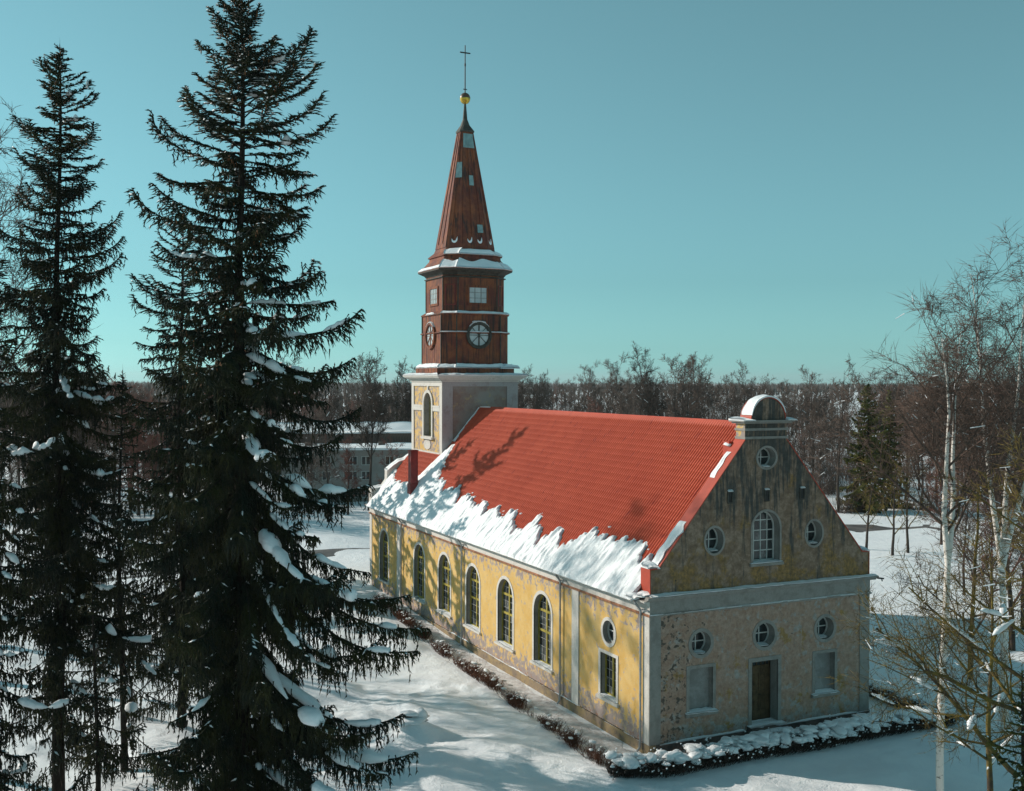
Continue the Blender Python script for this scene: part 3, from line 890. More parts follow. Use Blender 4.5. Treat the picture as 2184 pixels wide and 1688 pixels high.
b = MB(); loft(b, [oc(2.85, 20.74), oc(2.97, 20.78), oc(2.97, 20.84), oc(2.86, 20.9)]); b.build("stage_ledge", MT['stage'], church)
b = MB(); loft(b, [oc(2.60, 22.5), oc(2.60, 25.3)]); upper = b.build("upper_stage", MT['stage'], church)
b = MB(); loft(b, [oc(2.62, 25.08), oc(2.72, 25.12), oc(2.72, 25.18), oc(2.62, 25.22)]); loft(b, [oc(2.62, 25.3), oc(2.72, 25.46), oc(2.80, 25.5), oc(3.02, 25.62), oc(3.12, 25.66), oc(3.12, 25.76), oc(2.6, 25.78)])
b.build("stage_cornice", MT['dark_wood'], church)
def oct_face(r, axis):
    """mapping for the -Y face (axis 'y') or the -X face ('x'): u along the face, v up, d inward"""
    if axis == 'y': return lambda u, v, d: (OX + u, OY - r + d, v)
    return lambda u, v, d: (OX - r + d, OY + u, v)
for ax in ('y', 'x'):
    f = oct_face(2.83, ax)
    u = .0 if ax == 'y' else .1
    w = window(ell(u, 20.62, .86, .86), f, -.06, None, None, MT['dark_wood'] if ax == 'y' else MT['stage'], MT['glass_pale'], spokes=8, name="round_window", fw_=.06)
    b = MB(); b.ring(ell(u, 20.62, 1.06, 1.06), ell(u, 20.62, .86, .86), f, -.17, .03); b.build("hood_moulding", MT['dark_wood'] if ax == 'y' else MT['stage'], w)
    f = oct_face(2.60, ax)
    hw = .78 if ax == 'y' else .82; u = .03 if ax == 'y' else .05
    w = window(rect(u - hw, u + hw, 23.1, 24.38), f, -.03, [u - hw, u - hw / 3, u + hw / 3, u + hw] if ax == 'y' else [u - hw, u - hw / 2, u, u + hw / 2, u + hw],
               [23.1, 23.52, 23.95, 24.38], MT['stage'], MT['glass_pale'], fw_=.05, bw=.05, name="louvre_window", bar_mat=MT['bar_grey'])
    b = MB(); b.ring(rect(u - hw - .13, u + hw + .13, 22.97, 24.51), rect(u - hw, u + hw, 23.1, 24.38), f, -.07, .03); b.build("casing", MT['stage'], w)
for (r_, z0_, z1_) in ((2.85, 18.4, 20.74), (2.85, 20.9, 22.2), (2.61, 22.56, 25.08)):
    a_, t_ = oc(r_, z0_), oc(r_, z1_)
    for f0 in (6, 7, 0, 1):
        b = MB(); b.bar(a_[f0], t_[f0], .055, k=4); b.build("corner_board", MT['dark_wood'], clock if r_ > 2.7 else upper)
# blind panels on the diagonal faces
for f0 in (7, 1):
    a = oc(2.60, 22.96); p, q = Vector(a[f0]), Vector(a[(f0 + 1) % 8]); d = (q - p).normalized(); n = Vector((d.y, -d.x, 0)); ln = (q - p).length
    f = (lambda p, d, n: lambda u, v, dd: tuple(p + d * u - n * dd + Vector((0, 0, v))))(p, d, n)
    b = MB(); b.ring(rect(.16 * ln, .84 * ln, 0, 1.62), rect(.16 * ln + .07, .84 * ln - .07, .07, 1.55), f, -.05, .02); b.build("blind_panel", MT['dark_red'], church)

# ---- spire
b = MB()
loft(b, [oc(3.14, 25.74), oc(3.14, 25.80), oc(2.72, 26.2), oc(2.42, 26.62), oc(2.40, 26.82), oc(2.50, 26.84), oc(2.50, 26.92), oc(2.16, 27.25), oc(2.04, 27.6), oc(.50, 36.9)])
spire = b.build("spire", MT['spire'], church)
b = MB(); loft(b, [oc(.60, 36.86), oc(.62, 36.98), octo(.33, .20, .20, 37.45), octo(.17, .08, .08, 37.95), octo(.12, .055, .055, 38.6), octo(.07, .03, .03, 39.25)]); b.build("spire_cap", MT['dark_wood'], church)
# raised boards between round-ended grooves
zb, zt = 27.55, 36.85
rb, rt = 2.055, .505
def spire_pt(f, s, z, proud):
    t = (z - 27.6) / (36.9 - 27.6); r = 2.04 + (.50 - 2.04) * t
    a = oc(r, z); p, q = Vector(a[f]), Vector(a[(f + 1) % 8])
    d = (q - p); n = Vector((d.y, -d.x, 0)).normalized()
    return tuple(p + d * s + n * proud)
for f in range(8):
    g = [(.20, .40), (.62, .82)] if f % 2 == 0 else [(.30, .70)]
    loop = [(0.0, zb)] + [(1.0, zb), (1.0, zt)]
    for a, c_ in g[::-1]:
        mid = (a + c_) / 2; hw = (c_ - a) / 2
        loop += [(c_, zt), (c_, 28.1)] + [(mid + hw * math.cos(t), 28.1 - .26 * math.sin(t)) for t in np.linspace(0.3, math.pi - .3, 7)] + [(a, 28.1), (a, zt)]
    loop += [(0.0, zt)]
    b = MB()
    b.prism([(s * 3, z) for s, z in loop], lambda u, v, d: spire_pt(f, u / 3, v, d), .055, -.02)
    b.build("spire_boarding", MT['spire'], spire)
def patch(f, s0, s1, z0, z1, name="patch"):
    b = MB(); b.prism([(s0 * 3, z0), (s1 * 3, z0), (s1 * 3, z1), (s0 * 3, z1)], lambda u, v, d: spire_pt(f, u / 3, v, d), .075, .0)
    return b.build(name, MT['patch'], spire)
patch(0, .02, .98, 35.55, 36.7); patch(7, .06, .96, 33.1, 34.35); patch(0, .40, .66, 32.5, 33.3); patch(0, .66, .9, 28.72, 29.36)
hatch = MB(); lp = arch(.5, .22, 35.75, 36.15, 8, rise=.3)
hatch.prism([(s * 3, z) for s, z in lp], lambda u, v, d: spire_pt(0, u / 3, v, d), .13, .05); hatch.build("hatch", MT['patch'], spire)
# ball, rod and cross
def sphere(bm, c, r, n=20, k=12, m=0, zlo=-1, zhi=1):
    vs, fs = [], []
    for j in range(k + 1):
        z = zlo + (zhi - zlo) * j / k; z = max(-1, min(1, z)); a = math.asin(z) ; rr_ = math.cos(a)
        vs += [(c[0] + r * rr_ * math.cos(2 * math.pi * i / n), c[1] + r * rr_ * math.sin(2 * math.pi * i / n), c[2] + r * z * 1.08) for i in range(n)]
    for j in range(k):
        for i in range(n): fs.append((j * n + i, j * n + (i + 1) % n, (j + 1) * n + (i + 1) % n, (j + 1) * n + i))
    bm.add(vs, fs, m)
b = MB(); sphere(b, (OX, OY, 39.62), .42, zlo=-1, zhi=.02); gb = b.build("orb", MT['gold'], church); gb.data.polygons.foreach_set("use_smooth", [True] * len(gb.data.polygons))
b = MB(); sphere(b, (OX, OY, 39.62), .425, zlo=0.0, zhi=1); g2 = b.build("orb_cap", MT['ball_dark'], gb); g2.data.polygons.foreach_set("use_smooth", [True] * len(g2.data.polygons))
b = MB(); b.bar((OX, OY, 40.0), (OX, OY, 43.85), .05, .04); b.box(OX - .44, OX + .44, OY - .035, OY + .035, 43.21, 43.30); b.box(OX - .16, OX + .16, OY - .03, OY + .03, 40.32, 40.38)
b.bar((OX, OY, 42.2), (OX, OY, 42.4), .07)
b.build("cross", MT['iron'], church)
print("church", round(time.time() - T0, 2))

# ================================================================== SNOW ON THE CHURCH
church_snow = []
def pad(name, P, N, T, parent=church, mat=None, kind="stuff"):
    """P (n,m,3) base points, N normal (3,) or (n,m,3), T (n,m) thickness"""
    V = P + N * T[..., None]
    n, k = T.shape
    Bv = P - N * .015
    i = np.arange(n * k).reshape(n, k)
    F = np.stack([i[:-1, :-1], i[:-1, 1:], i[1:, 1:], i[1:, :-1]], -1).reshape(-1, 4)
    ring = np.concatenate([i[0, :], i[1:, -1], i[-1, -2::-1], i[-2:0:-1, 0]])
    rb_ = ring
    base = len(V.reshape(-1, 3))
    side = np.stack([rb_, np.roll(rb_, -1), base + np.roll(np.arange(len(ring)), -1), base + np.arange(len(ring))], -1)
    VV = np.concatenate([V.reshape(-1, 3), Bv.reshape(-1, 3)[ring]])
    o = link(name, np_mesh(name, VV, [F, side], mat or MT['snow'], smooth=True), parent)
    if kind: o["kind"] = kind
    return o

def ledge_snow(name, a, b, depth_dir, w, h, seed, step=.12, slope=0.0, rough=.35, gaps=0.0):
    """snow along the ledge a->b, w deep in depth_dir, h high"""
    a, b, dd = np.array(a, float), np.array(b, float), np.array(depth_dir, float)
    n = max(6, int(np.linalg.norm(b - a) / step)); m_ = 6
    u = np.linspace(0, 1, n); v = np.linspace(0, 1, m_)
    s = u * np.linalg.norm(b - a)
    ww = w * (1 + rough * .35 * vnoise(s * 1.7, seed, 0, 5) + rough * .25 * vnoise(s * 5, seed, 0, 6))
    P = a + (b - a) * u[:, None, None] + dd * (v[None, :, None] * ww[:, None, None])
    P[..., 2] += slope * v[None, :] * 0
    prof = np.array([.75, .95, 1, .95, .8, .35])[::-1] if False else np.array([.9, 1, 1, .95, .75, .3])
    T = h * prof[None] * (1 + rough * vnoise(s[:, None] * 1.3, seed + v[None] * 1.5, 0, 7) + rough * .6 * vnoise(s[:, None] * 4.5, seed + v[None] * 3, 0, 8))
    if gaps: T = T * sstep(gaps - .12, gaps + .12, (vnoise(s * .6, seed, 0, 11) * .5 + .5))[:, None]
    T = np.maximum(T, 0.0); T[0] *= .5; T[-1] *= .5
    return pad(name, P, np.array([0, 0, 1.0]), T)

# ---- nave roof: ragged sheet sliding down, edge stepped rib by rib
RIB = .20
tabY = [.75, 1.9, 3.2, 4.6, 6.0, 7.4, 8.6, 9.6, 10.1, 10.9, 11.3, 12.0, 12.6, 13.3, 14.0, 14.6, 15.5, 16.2, 17.0, 18.2, 19.6, 21, 22.6, 24.4, 26, 27.2, 29, 31, 32.2, 33.2, 33.8, 34.4, 34.9, 35.6, 36.5, 38.5, 40, 41.2]
tabX = [.50, 1.00, 1.30, 1.52, 1.40, 1.25, .95, .45, .40, 1.15, .8, .42, .75, 1.0, 1.38, .95, .55, .9, 1.25, .95, 1.2, 1.05, 1.25, 1.40, 1.25, 1.55, 1.6, 1.9, 2.3, 3.2, 4.1, 3.8, 2.9, 2.0, 1.45, 1.35, 1.35, 1.9]
def roof_snow():
    dy = RIB / 4
    ys = np.arange(.76, 41.4, dy)
    rid = np.floor(ys / RIB + .25)
    xt = np.interp(ys, tabY, tabX)
    jag = _hash(rid, rid * 0, rid * 0, 5)
    jag2 = _hash(np.floor(rid / 3), rid * 0, rid * 0, 9)
    amp = np.where(ys < 33, 1.0, .45)
    xt = xt + amp * ((jag - .5) * .26 + (jag2 - .5) * .50 + .10 * vnoise(ys * 9, 0, 0, 3))
    xt = np.maximum(xt, .05)
    k = 46
    v = np.linspace(0, 1, k)
    X = -.53 + (xt[:, None] + .53) * v[None]
    Y = np.broadcast_to(ys[:, None], X.shape)
    Z = HC + M_ * (X + .4) + .02
    s = (X + .4) * 1.53
    T = .17 + .10 * fbm(Y * .9 + s * .2, s * .30, 0, 3, 5) + .07 * fbm(Y * 2.6 + s * .5, s * .5, 0, 3, 9) + .045 * vnoise(Y * 6.5 + s * 1.2, s * 1.3, 0, 13) + .022 * vnoise(Y * 11 + s * 2, s * 4, 0, 31)
    T = T * (1 - .35 * sstep(33, 36, Y))
    edge = np.minimum(1, (1 - v) * (xt[:, None] + .53) * 1.53 / .10)
    T = np.maximum(T, .03) * np.sqrt(np.clip(edge, 0, 1)) * (.35 + .65 * np.clip(v[None] * 14, 0, 1))
    nrm = np.array([-M_, 0, 1.0]) / math.hypot(M_, 1)
    pad("roof_snow", np.stack([X, Y, Z], -1), nrm, T)
roof_snow()
# loose snow lumps left on the red tin above the edge
# ---- ledges of the east front
ledge_snow("ledge_snow", (-.1, -.02, 7.30), (Wd + .3, -.02, 7.30), (0, -1, 0), .30, .07, 1)
ledge_snow("ledge_snow", (-.08, -.05, 6.435), (Wd + .1, -.05, 6.435), (0, -1, 0), .075, .03, 2, rough=.5, gaps=.35)
ledge_snow("ledge_snow", (.5, .0, .44), (5.3, .0, .44), (0, -1, 0), .11, .06, 3, rough=.5, gaps=.2)
ledge_snow("ledge_snow", (7.7, .0, .44), (Wd, .0, .44), (0, -1, 0), .11, .06, 4, rough=.5, gaps=.25)
ledge_snow("ledge_snow", (-.02, .3, .45), (-.02, L_ - .5, .45), (-1, 0, 0), .05, .04, 5, rough=.6, gaps=.62)
for x0, x1, z0 in ((2.15, 3.46, 1.66), (9.57, 10.81, 1.66)):
    ledge_snow("sill_snow", (x0 - .22, .26, z0 - .02), (x1 + .22, .26, z0 - .02), (0, -1, 0), .42, .10, int(x0 * 10))
ledge_snow("sill_snow", (5.57, .3, 8.40), (7.5, .3, 8.40), (0, -1, 0), .42, .05, 31)
for x, z, r in r1 + [(3.53, 9.62, .55), (9.47, 9.62, .55), (6.55, 13.43, .48)]:
    ledge_snow("sill_snow", (x - .34 * r / .55, .47, z - r * .90), (x + .34 * r / .55, .47, z - r * .90), (0, -1, 0), .40, .07, int(x * 7 + z))
for y in arches: ledge_snow("sill_snow", (.26, y - 1.2, 1.50), (.26, y + 1.2, 1.50), (-1, 0, 0), .36, .045, int(y), gaps=.3)
ledge_snow("sill_snow", (.26, 2.8, 1.64), (.26, 4.7, 1.64), (-1, 0, 0), .36, .03, 77, gaps=.45)
for x in (4.41, 6.56, 8.71): ledge_snow("sill_snow", (x - .15, .03, 11.90), (x + .15, .03, 11.90), (0, -1, 0), .10, .07, int(x))
ledge_snow("step_snow", (5.45, .5, .60), (7.55, .5, .60), (0, -1, 0), .95, .05, 41)
ledge_snow("step_snow", (5.3, -.38, .34), (7.7, -.38, .34), (0, -1, 0), .40, .12, 42)
# snow on the pediment
ledge_snow("pediment_snow", (5.0, .96, 15.24), (5.66, .96, 15.24), (0, -1, 0), 1.24, .13, 43)
ledge_snow("pediment_snow", (7.62, .96, 15.24), (8.08, .96, 15.24), (0, -1, 0), 1.24, .11, 44)
def dome_snow():
    a = np.linspace(math.pi * .93, math.pi * .10, 40); v = np.linspace(0, 1, 10)
    A, Vv = np.meshgrid(a, v, indexing='ij')
    R = 1.05
    P = np.stack([6.62 + R * np.cos(A), -.07 + .60 * Vv + .22 * np.maximum(0, -np.cos(A)) * (Vv - .2), 15.24 + 1.12 * np.sin(A)], -1)
    N = np.stack([np.cos(A), 0 * A, np.sin(A)], -1)
    T = .10 * (np.sin(A) ** .6) * (.6 + .4 * np.sin(math.pi * np.clip(Vv, .1, .9))) * (1 + .3 * vnoise(A * 5, Vv * 3, 0, 4))
    pad("dome_snow", P, N, T)
dome_snow()
# snow lying on the raking cap
def rake_snow(x0, x1, seed, h, w, mirror=False):
    n, k = 60, 6
    x = np.linspace(x0, x1, n); v = np.linspace(0, 1, k)
    X, Vv = np.meshgrid(x, v, indexing='ij')
    Z = 8.565 + (X - .44) * (14.33 - 8.565) / (5.25 - .44)
    edge = np.minimum(1, np.minimum((X - x0), (x1 - X)) / .12)
    P = np.stack([Wd - X if mirror else X, .72 - w * Vv * (1 + .25 * vnoise(X * 4, 0, 0, seed)), Z], -1)
    nr = np.array([(1.2 if mirror else -1.2), 0, 1.0]); nr /= np.linalg.norm(nr)
    T = h * np.sqrt(np.clip(edge, 0, 1)) * np.array([.6, 1, 1, 1, .9, .4])[None] * (1 + .5 * vnoise(X * 3.1, Vv * 2, 0, seed + 1))
    pad("cap_snow", P, nr, np.maximum(T, .004))
rake_snow(.45, 2.1, 5, .12, .66); rake_snow(3.75, 4.75, 6, .08, .34)
rake_snow(.45, 4.9, 9, .06, .5, True)
ledge_snow("cap_snow", (-.04, .74, 8.53), (.50, .74, 8.53), (0, -1, 0), .72, .26, 51)
ledge_snow("cap_snow", (Wd - .5, .74, 8.53), (Wd + .04, .74, 8.53), (0, -1, 0), .72, .22, 52)
ledge_snow("eave_snow", (-.25, .50, 7.10), (-.25, 1.15, 7.14), (-1, .0, 0), .36, .26, 53)
ledge_snow("eave_snow", (.02, -.02, 7.28), (.02, .80, 7.2), (-1, 0, 0), .40, .24, 54)
# scroll gable snow
def path_snow(pts, y0, wdt, h, seed):
    pts = np.array(pts, float)
    t = np.linspace(0, len(pts) - 1, len(pts) * 5); i = np.minimum(t.astype(int), len(pts) - 2); f = (t - i)[:, None]
    Q = pts[i] * (1 - f) + pts[i + 1] * f
    v = np.linspace(0, 1, 6)
    P = np.stack([np.broadcast_to(Q[:, 0][:, None], (len(Q), 6)), y0 - wdt * np.broadcast_to(v, (len(Q), 6)), np.broadcast_to(Q[:, 1][:, None], (len(Q), 6))], -1)
    T = h * np.array([.6, 1, 1, 1, .8, .3])[None] * (1 + .35 * vnoise(t[:, None] * 1.4, v[None] * 2, 0, seed))
    pad("scroll_snow", P, np.array([0, 0, 1.0]), T)
path_snow(scroll[1:4], 42.1, .75, .16, 3); path_snow(scroll[5:], 42.1, .75, .17, 4)
# ---- octagonal snow collars on the tower
def collar(name, r0, z0, r1, z1, h, seed, faces, n=16, k=7, lip=.0, square=None):
    for f in faces:
        if square is not None:
            (x0, x1, y0, y1), e = square
            a = [(x0 - e, y0 - e, z0), (x1 + e, y0 - e, z0), (x1 + e, y1 + e, z0), (x0 - e, y1 + e, z0)]
            a2 = oc(r1, z1); idx = {0: (0, 1, 0, 1), 1: (3, 0, 6, 7), 2: (1, 2, 2, 3)}[f]
            p, q, p2, q2 = a[idx[0]], a[idx[1]], a2[idx[2]], a2[idx[3]]
        else:
            a, a2 = oc(r0, z0), oc(r1, z1)
            p, q, p2, q2 = a[f], a[(f + 1) % 8], a2[f], a2[(f + 1) % 8]
        p, q, p2, q2 = [np.array(t, float) for t in (p, q, p2, q2)]
        u = np.linspace(0, 1, max(8, int(np.linalg.norm(q - p) / .14)))[:, None, None]; v = np.linspace(0, 1, k)[None, :, None]
        top = .82 + .18 * vnoise(u[:, 0, 0] * 3 + f * 9, seed, 0, 12)[:, None, None]
        v = v * top
        P = (p * (1 - u) + q * u) * (1 - v) + (p2 * (1 - u) + q2 * u) * v
        d = q - p; nn = np.array([d[1], -d[0], 0]); nn /= np.linalg.norm(nn)
        N = nn * .55 + np.array([0, 0, .83])
        s = (p * (1 - u) + q * u)
        T = h * (1 + .35 * vnoise(s[..., 0] * 2 + seed, s[..., 1] * 2, v[..., 0] * 2, 3) + .2 * vnoise(s[..., 0] * 6 + seed, s[..., 1] * 6, v[..., 0] * 4, 4))
        prof = np.array([.55, .95, 1, 1, .95, .75, .25])
        pad(name, P, N, np.maximum(T * prof[None], .004))
collar("collar_snow", 3.14, 25.79, 2.44, 26.6, .10, 1, (7, 0, 1, 2))
collar("collar_snow", 3.14, 25.79, 2.80, 26.15, .07, 2, (6, 5, 3))
collar("collar_snow", 2.50, 26.92, 2.10, 27.45, .12, 3, (7, 0, 1, 2))
collar("collar_snow", 2.93, 22.30, 2.62, 22.53, .08, 4, (7, 0, 1, 2))
collar("collar_snow", 2.97, 20.86, 2.85, 20.92, .05, 5, (7, 0, 1))
collar("collar_snow", 3.25, 18.07, 2.86, 18.42, .15, 6, (6, 7, 0, 1, 2))
sqd = (TX0, TX1, TY0, TY1)
collar("collar_snow", 0, 17.49, 3.22, 17.66, .13, 7, (0, 1, 2), square=(sqd, .56))
ledge_snow("collar_snow", (OX + 1.6, OY - 3.35, 18.05), (OX + 3.2, OY - 3.35, 18.05), (0, -1, 0), .25, .22, 60)
ledge_snow("collar_snow", (OX - 2.85, OY - 1.2, 22.3), (OX - 2.85, OY + 1.0, 22.3), (-1, 0, 0), .12, .14, 61, gaps=.35)
for f, g in ((0, [(.20, .40), (.62, .82)]), (7, [(.30, .70)]), (1, [(.30, .70)])):
    for a_, c_ in g:
        mid, hw = (a_ + c_) / 2, (c_ - a_) / 2
        lp = [(mid + hw * .95 * math.cos(t), 28.1 - .25 * math.sin(t)) for t in np.linspace(0, math.pi, 10)] + [(mid - hw * .95, 28.2), (mid - hw * .4, 28.02), (mid + hw * .3, 28.03), (mid + hw * .95, 28.35)]
        b = MB(); b.prism([(s * 3, z) for s, z in lp], lambda u, v, d: spire_pt(f, u / 3, v, d), .06, -.015); b.build("groove_snow", MT['snow'], church)
ledge_snow("hood_snow", (OX - .55, OY - 2.80, 21.62), (OX + .55, OY - 2.80, 21.62), (0, -1, 0), .2, .1, 62)
def hood(ax, u0_):
    f = oct_face(2.83, ax)
    a = np.linspace(math.pi * .78, math.pi * .22, 16); v = np.linspace(0, 1, 5)
    A, Vv = np.meshgrid(a, v, indexing='ij')
    P = np.zeros(A.shape + (3,)); N = np.zeros_like(P)
    for i in range(A.shape[0]):
        for j in range(5):
            P[i, j] = f(u0_ + 1.06 * math.cos(A[i, j]), 20.62 + 1.06 * math.sin(A[i, j]), -.18 * Vv[i, j])
            N[i, j] = np.array(f(math.cos(A[i, j]), math.sin(A[i, j]), 0)) - np.array(f(0, 0, 0))
    pad("hood_snow", P, N, .07 * np.sin(np.clip((a - math.pi * .22) / (math.pi * .56), 0, 1) * math.pi)[:, None] * np.array([.8, 1, 1, .9, .4])[None] + .003)
hood('y', 0.0); hood('x', .1)
ledge_snow("roof_edge_snow", (C - .1, 34.5, 15.05), (C - .1, 32.6, 15.08), (.9, 0, 0), .16, .06, 63)
# thin line of snow where the nave roof meets the tower
def flash():
    x = np.linspace(4.2, 6.4, 40); v = np.linspace(0, 1, 5)
    X, Vv = np.meshgrid(x, v, indexing='ij')
    P = np.stack([X, 34.57 - (.10 + .35 * sstep(5.2, 4.2, X)) * Vv * (1 + .4 * vnoise(X * 4, 0, 0, 3)), roofz(0) + M_ * X + .03], -1)
    nr = np.array([-M_, 0, 1]) / 1.53
    pad("flashing_snow", P, nr, (.07 + .03 * vnoise(X * 5, Vv * 2, 0, 2)) * np.array([1, 1, 1, .8, .3])[None])
flash()

# blobs: a handful of lumpy cushion meshes shared by all the snow clumps
def blob_mesh(seed, n=12, k=8, flat=.62):
    vs, fs = [], []
    for j in range(k + 1):
        a = -math.pi / 2 + math.pi * j / k
        for i in range(n):
            t = 2 * math.pi * i / n
            d = np.array([math.cos(a) * math.cos(t), math.cos(a) * math.sin(t), math.sin(a)])
            r = 1 + .28 * float(vnoise(d[0] * 1.6 + seed * 7, d[1] * 1.6, d[2] * 1.6, seed)) + .10 * float(vnoise(d[0] * 4 + seed * 7, d[1] * 4, d[2] * 4, seed))
            z = d[2] * flat * r
            if z < -.25: z = -.25 + (z + .25) * .4
            vs.append((d[0] * r, d[1] * r, z))
    for j in range(k):
        for i in range(n): fs.append((j * n + i, j * n + (i + 1) % n, (j + 1) * n + (i + 1) % n, (j + 1) * n + i))
    me = bpy.data.meshes.new("snow_clump"); me.from_pydata(vs, [], fs); me.materials.append(MT['snow'])
    me.polygons.foreach_set("use_smooth", [True] * len(fs)); me.update(); return me
BLOBS = [blob_mesh(s) for s in range(7)]
def clump(parent, p, s, rng, name="snow_clump"):
    o = link(name, BLOBS[rng.randrange(7)], parent, p, (rng.uniform(-.2, .2), rng.uniform(-.2, .2), rng.uniform(0, 6.28)), s)
    return o
rg = random.Random(5)
for k in range(26):
    y = rg.uniform(2, 33); x = float(np.interp(y, tabY, tabX)) + rg.uniform(-.1, .35)
    clump(church, (x, y, HC + M_ * (x + .4) + .03), [rg.uniform(.05, .13)] * 3, rg, "roof_snow_lump")
clump(church, (5.0, 1.0, 14.05), (.2, .3, .2), rg, "roof_snow_lump")
print("church snow", round(time.time() - T0, 2))

# ================================================================== VEGETATION
def _basis(A, B):
    D = B - A; L = np.linalg.norm(D, axis=1, keepdims=True) + 1e-9; D = D / L
    ref = np.where(np.abs(D[:, 2:3]) > .9, np.array([[1., 0, 0]]), np.array([[0, 0, 1.]]))
    P = np.cross(D, ref); P /= np.linalg.norm(P, axis=1, keepdims=True) + 1e-9
    return P, np.cross(D, P)
def spikes(A, B, r, mid=.35):
    """needle clad shoots: three sided spindles -> V, F(tri)"""
    A, B = np.asarray(A, float), np.asarray(B, float); n = len(A); r = np.broadcast_to(np.asarray(r, float), (n,))
    P, Q = _basis(A, B); Mi = A + (B - A) * mid
    V = np.empty((n, 5, 3)); V[:, 0] = A; V[:, 4] = B
    for i in range(3):
        t = 2 * math.pi * i / 3
        V[:, 1 + i] = Mi + (P * math.cos(t) + Q * math.sin(t)) * r[:, None]
    base = (np.arange(n) * 5)[:, None, None]
    T = np.array([(0, 2, 1), (0, 3, 2), (0, 1, 3), (4, 1, 2), (4, 2, 3), (4, 3, 1)])[None]
    return V.reshape(-1, 3), (T + base).reshape(-1, 3)
def tubes(A, B, ra, rb_, k=3):
    A, B = np.asarray(A, float), np.asarray(B, float); n = len(A)
    ra = np.broadcast_to(np.asarray(ra, float), (n,)); rb_ = np.broadcast_to(np.asarray(rb_, float), (n,))
    P, Q = _basis(A, B); V = np.empty((n, 2 * k, 3))
    for i in range(k):
        t = 2 * math.pi * i / k; d = P * math.cos(t) + Q * math.sin(t)
        V[:, i] = A + d * ra[:, None]; V[:, k + i] = B + d * rb_[:, None]
    F = np.array([(i, (i + 1) % k, k + (i + 1) % k, k + i) for i in range(k)])[None] + (np.arange(n) * 2 * k)[:, None, None]
    return V.reshape(-1, 3), F.reshape(-1, 4)

def cones3(A, B, r):
    """three sided tapering shoots, open at the base"""
    A, B = np.asarray(A, float), np.asarray(B, float); n = len(A); r = np.broadcast_to(np.asarray(r, float), (n,))
    P, Q = _basis(A, B); V = np.empty((n, 4, 3)); V[:, 3] = B
    for i in range(3):
        t = 2 * math.pi * i / 3
        V[:, i] = A + (P * math.cos(t) + Q * math.sin(t)) * r[:, None]
    T = np.array([(0, 1, 3), (1, 2, 3), (2, 0, 3)])[None] + (np.arange(n) * 4)[:, None, None]
    return V.reshape(-1, 3), T.reshape(-1, 3)

class Soup:
    def __init__(s): s.V, s.F, s.M, s.n = [], [], [], 0
    def add(s, VF, m=0):
        V, F = VF
        if len(V) == 0: return
        s.V.append(V); s.F.append(F + s.n); s.M.append(m); s.n += len(V)
    def mesh(s, name, mats, smooth=False): return np_mesh(name, np.concatenate(s.V), s.F, mats, s.M, smooth)

def pillow_mesh(Pp, sz, seed):
    """lumpy pillow of snow draped over a bough along the points Pp"""
    n, k = len(Pp), 10
    t = np.linspace(0, 1, n)
    env = np.sqrt(np.clip(np.sin(np.pi * np.clip(t, .015, .985)), 0, 1))
    L_b = np.linalg.norm(Pp[-1] - Pp[0])
    r = sz * env * (1 + .38 * vnoise(t * L_b / (sz * 1.5), seed, 0, 3) + .15 * vnoise(t * L_b / (sz * .6), seed, 0, 4))
    D = np.gradient(Pp, axis=0); D /= np.linalg.norm(D, axis=1, keepdims=True) + 1e-9
    S = np.stack([-D[:, 1], D[:, 0], 0 * D[:, 0]], -1); S /= np.linalg.norm(S, axis=1, keepdims=True) + 1e-9
    a = np.linspace(0, 2 * np.pi, k, endpoint=False)
    ca, sa = np.cos(a), np.sin(a)
    sa = np.where(sa < 0, sa * .7, sa * 1.15)
    rr2 = r[:, None] * (1 + .22 * vnoise(a[None] * 1.3, t[:, None] * 5, seed * .37, 6))
    V = Pp[:, None] + S[:, None] * (ca[None] * rr2 * 1.15)[..., None] + np.array([0, 0, 1.0]) * ((sa[None] * rr2) + r[:, None] * .25)[..., None]
    V = V.reshape(-1, 3)
    F = np.array([(i * k + j, i * k + (j + 1) % k, (i + 1) * k + (j + 1) % k, (i + 1) * k + j) for i in range(n - 1) for j in range(k)])
    return np_mesh("snow_clump", V, [F, np.arange(k)[None, ::-1], ((n - 1) * k + np.arange(k))[None]], MT['snow'], None, True)

RIGHT = np.array([r0[0], r0[1]])
def trunk_tube(sp, pts, rad, k=10, m=0):
    n = len(pts); P = np.array(pts, float); V = []
    for i in range(n):
        for j in range(k):
            t = 2 * math.pi * j / k; r = rad[i] * (1 + .08 * math.sin(3 * t + i))
            V.append((P[i, 0] + r * math.cos(t), P[i, 1] + r * math.sin(t), P[i, 2]))
    F = np.array([(i * k + j, i * k + (j + 1) % k, (i + 1) * k + (j + 1) % k, (i + 1) * k + j) for i in range(n - 1) for j in range(k)])
    sp.add((np.array(V), F), m)

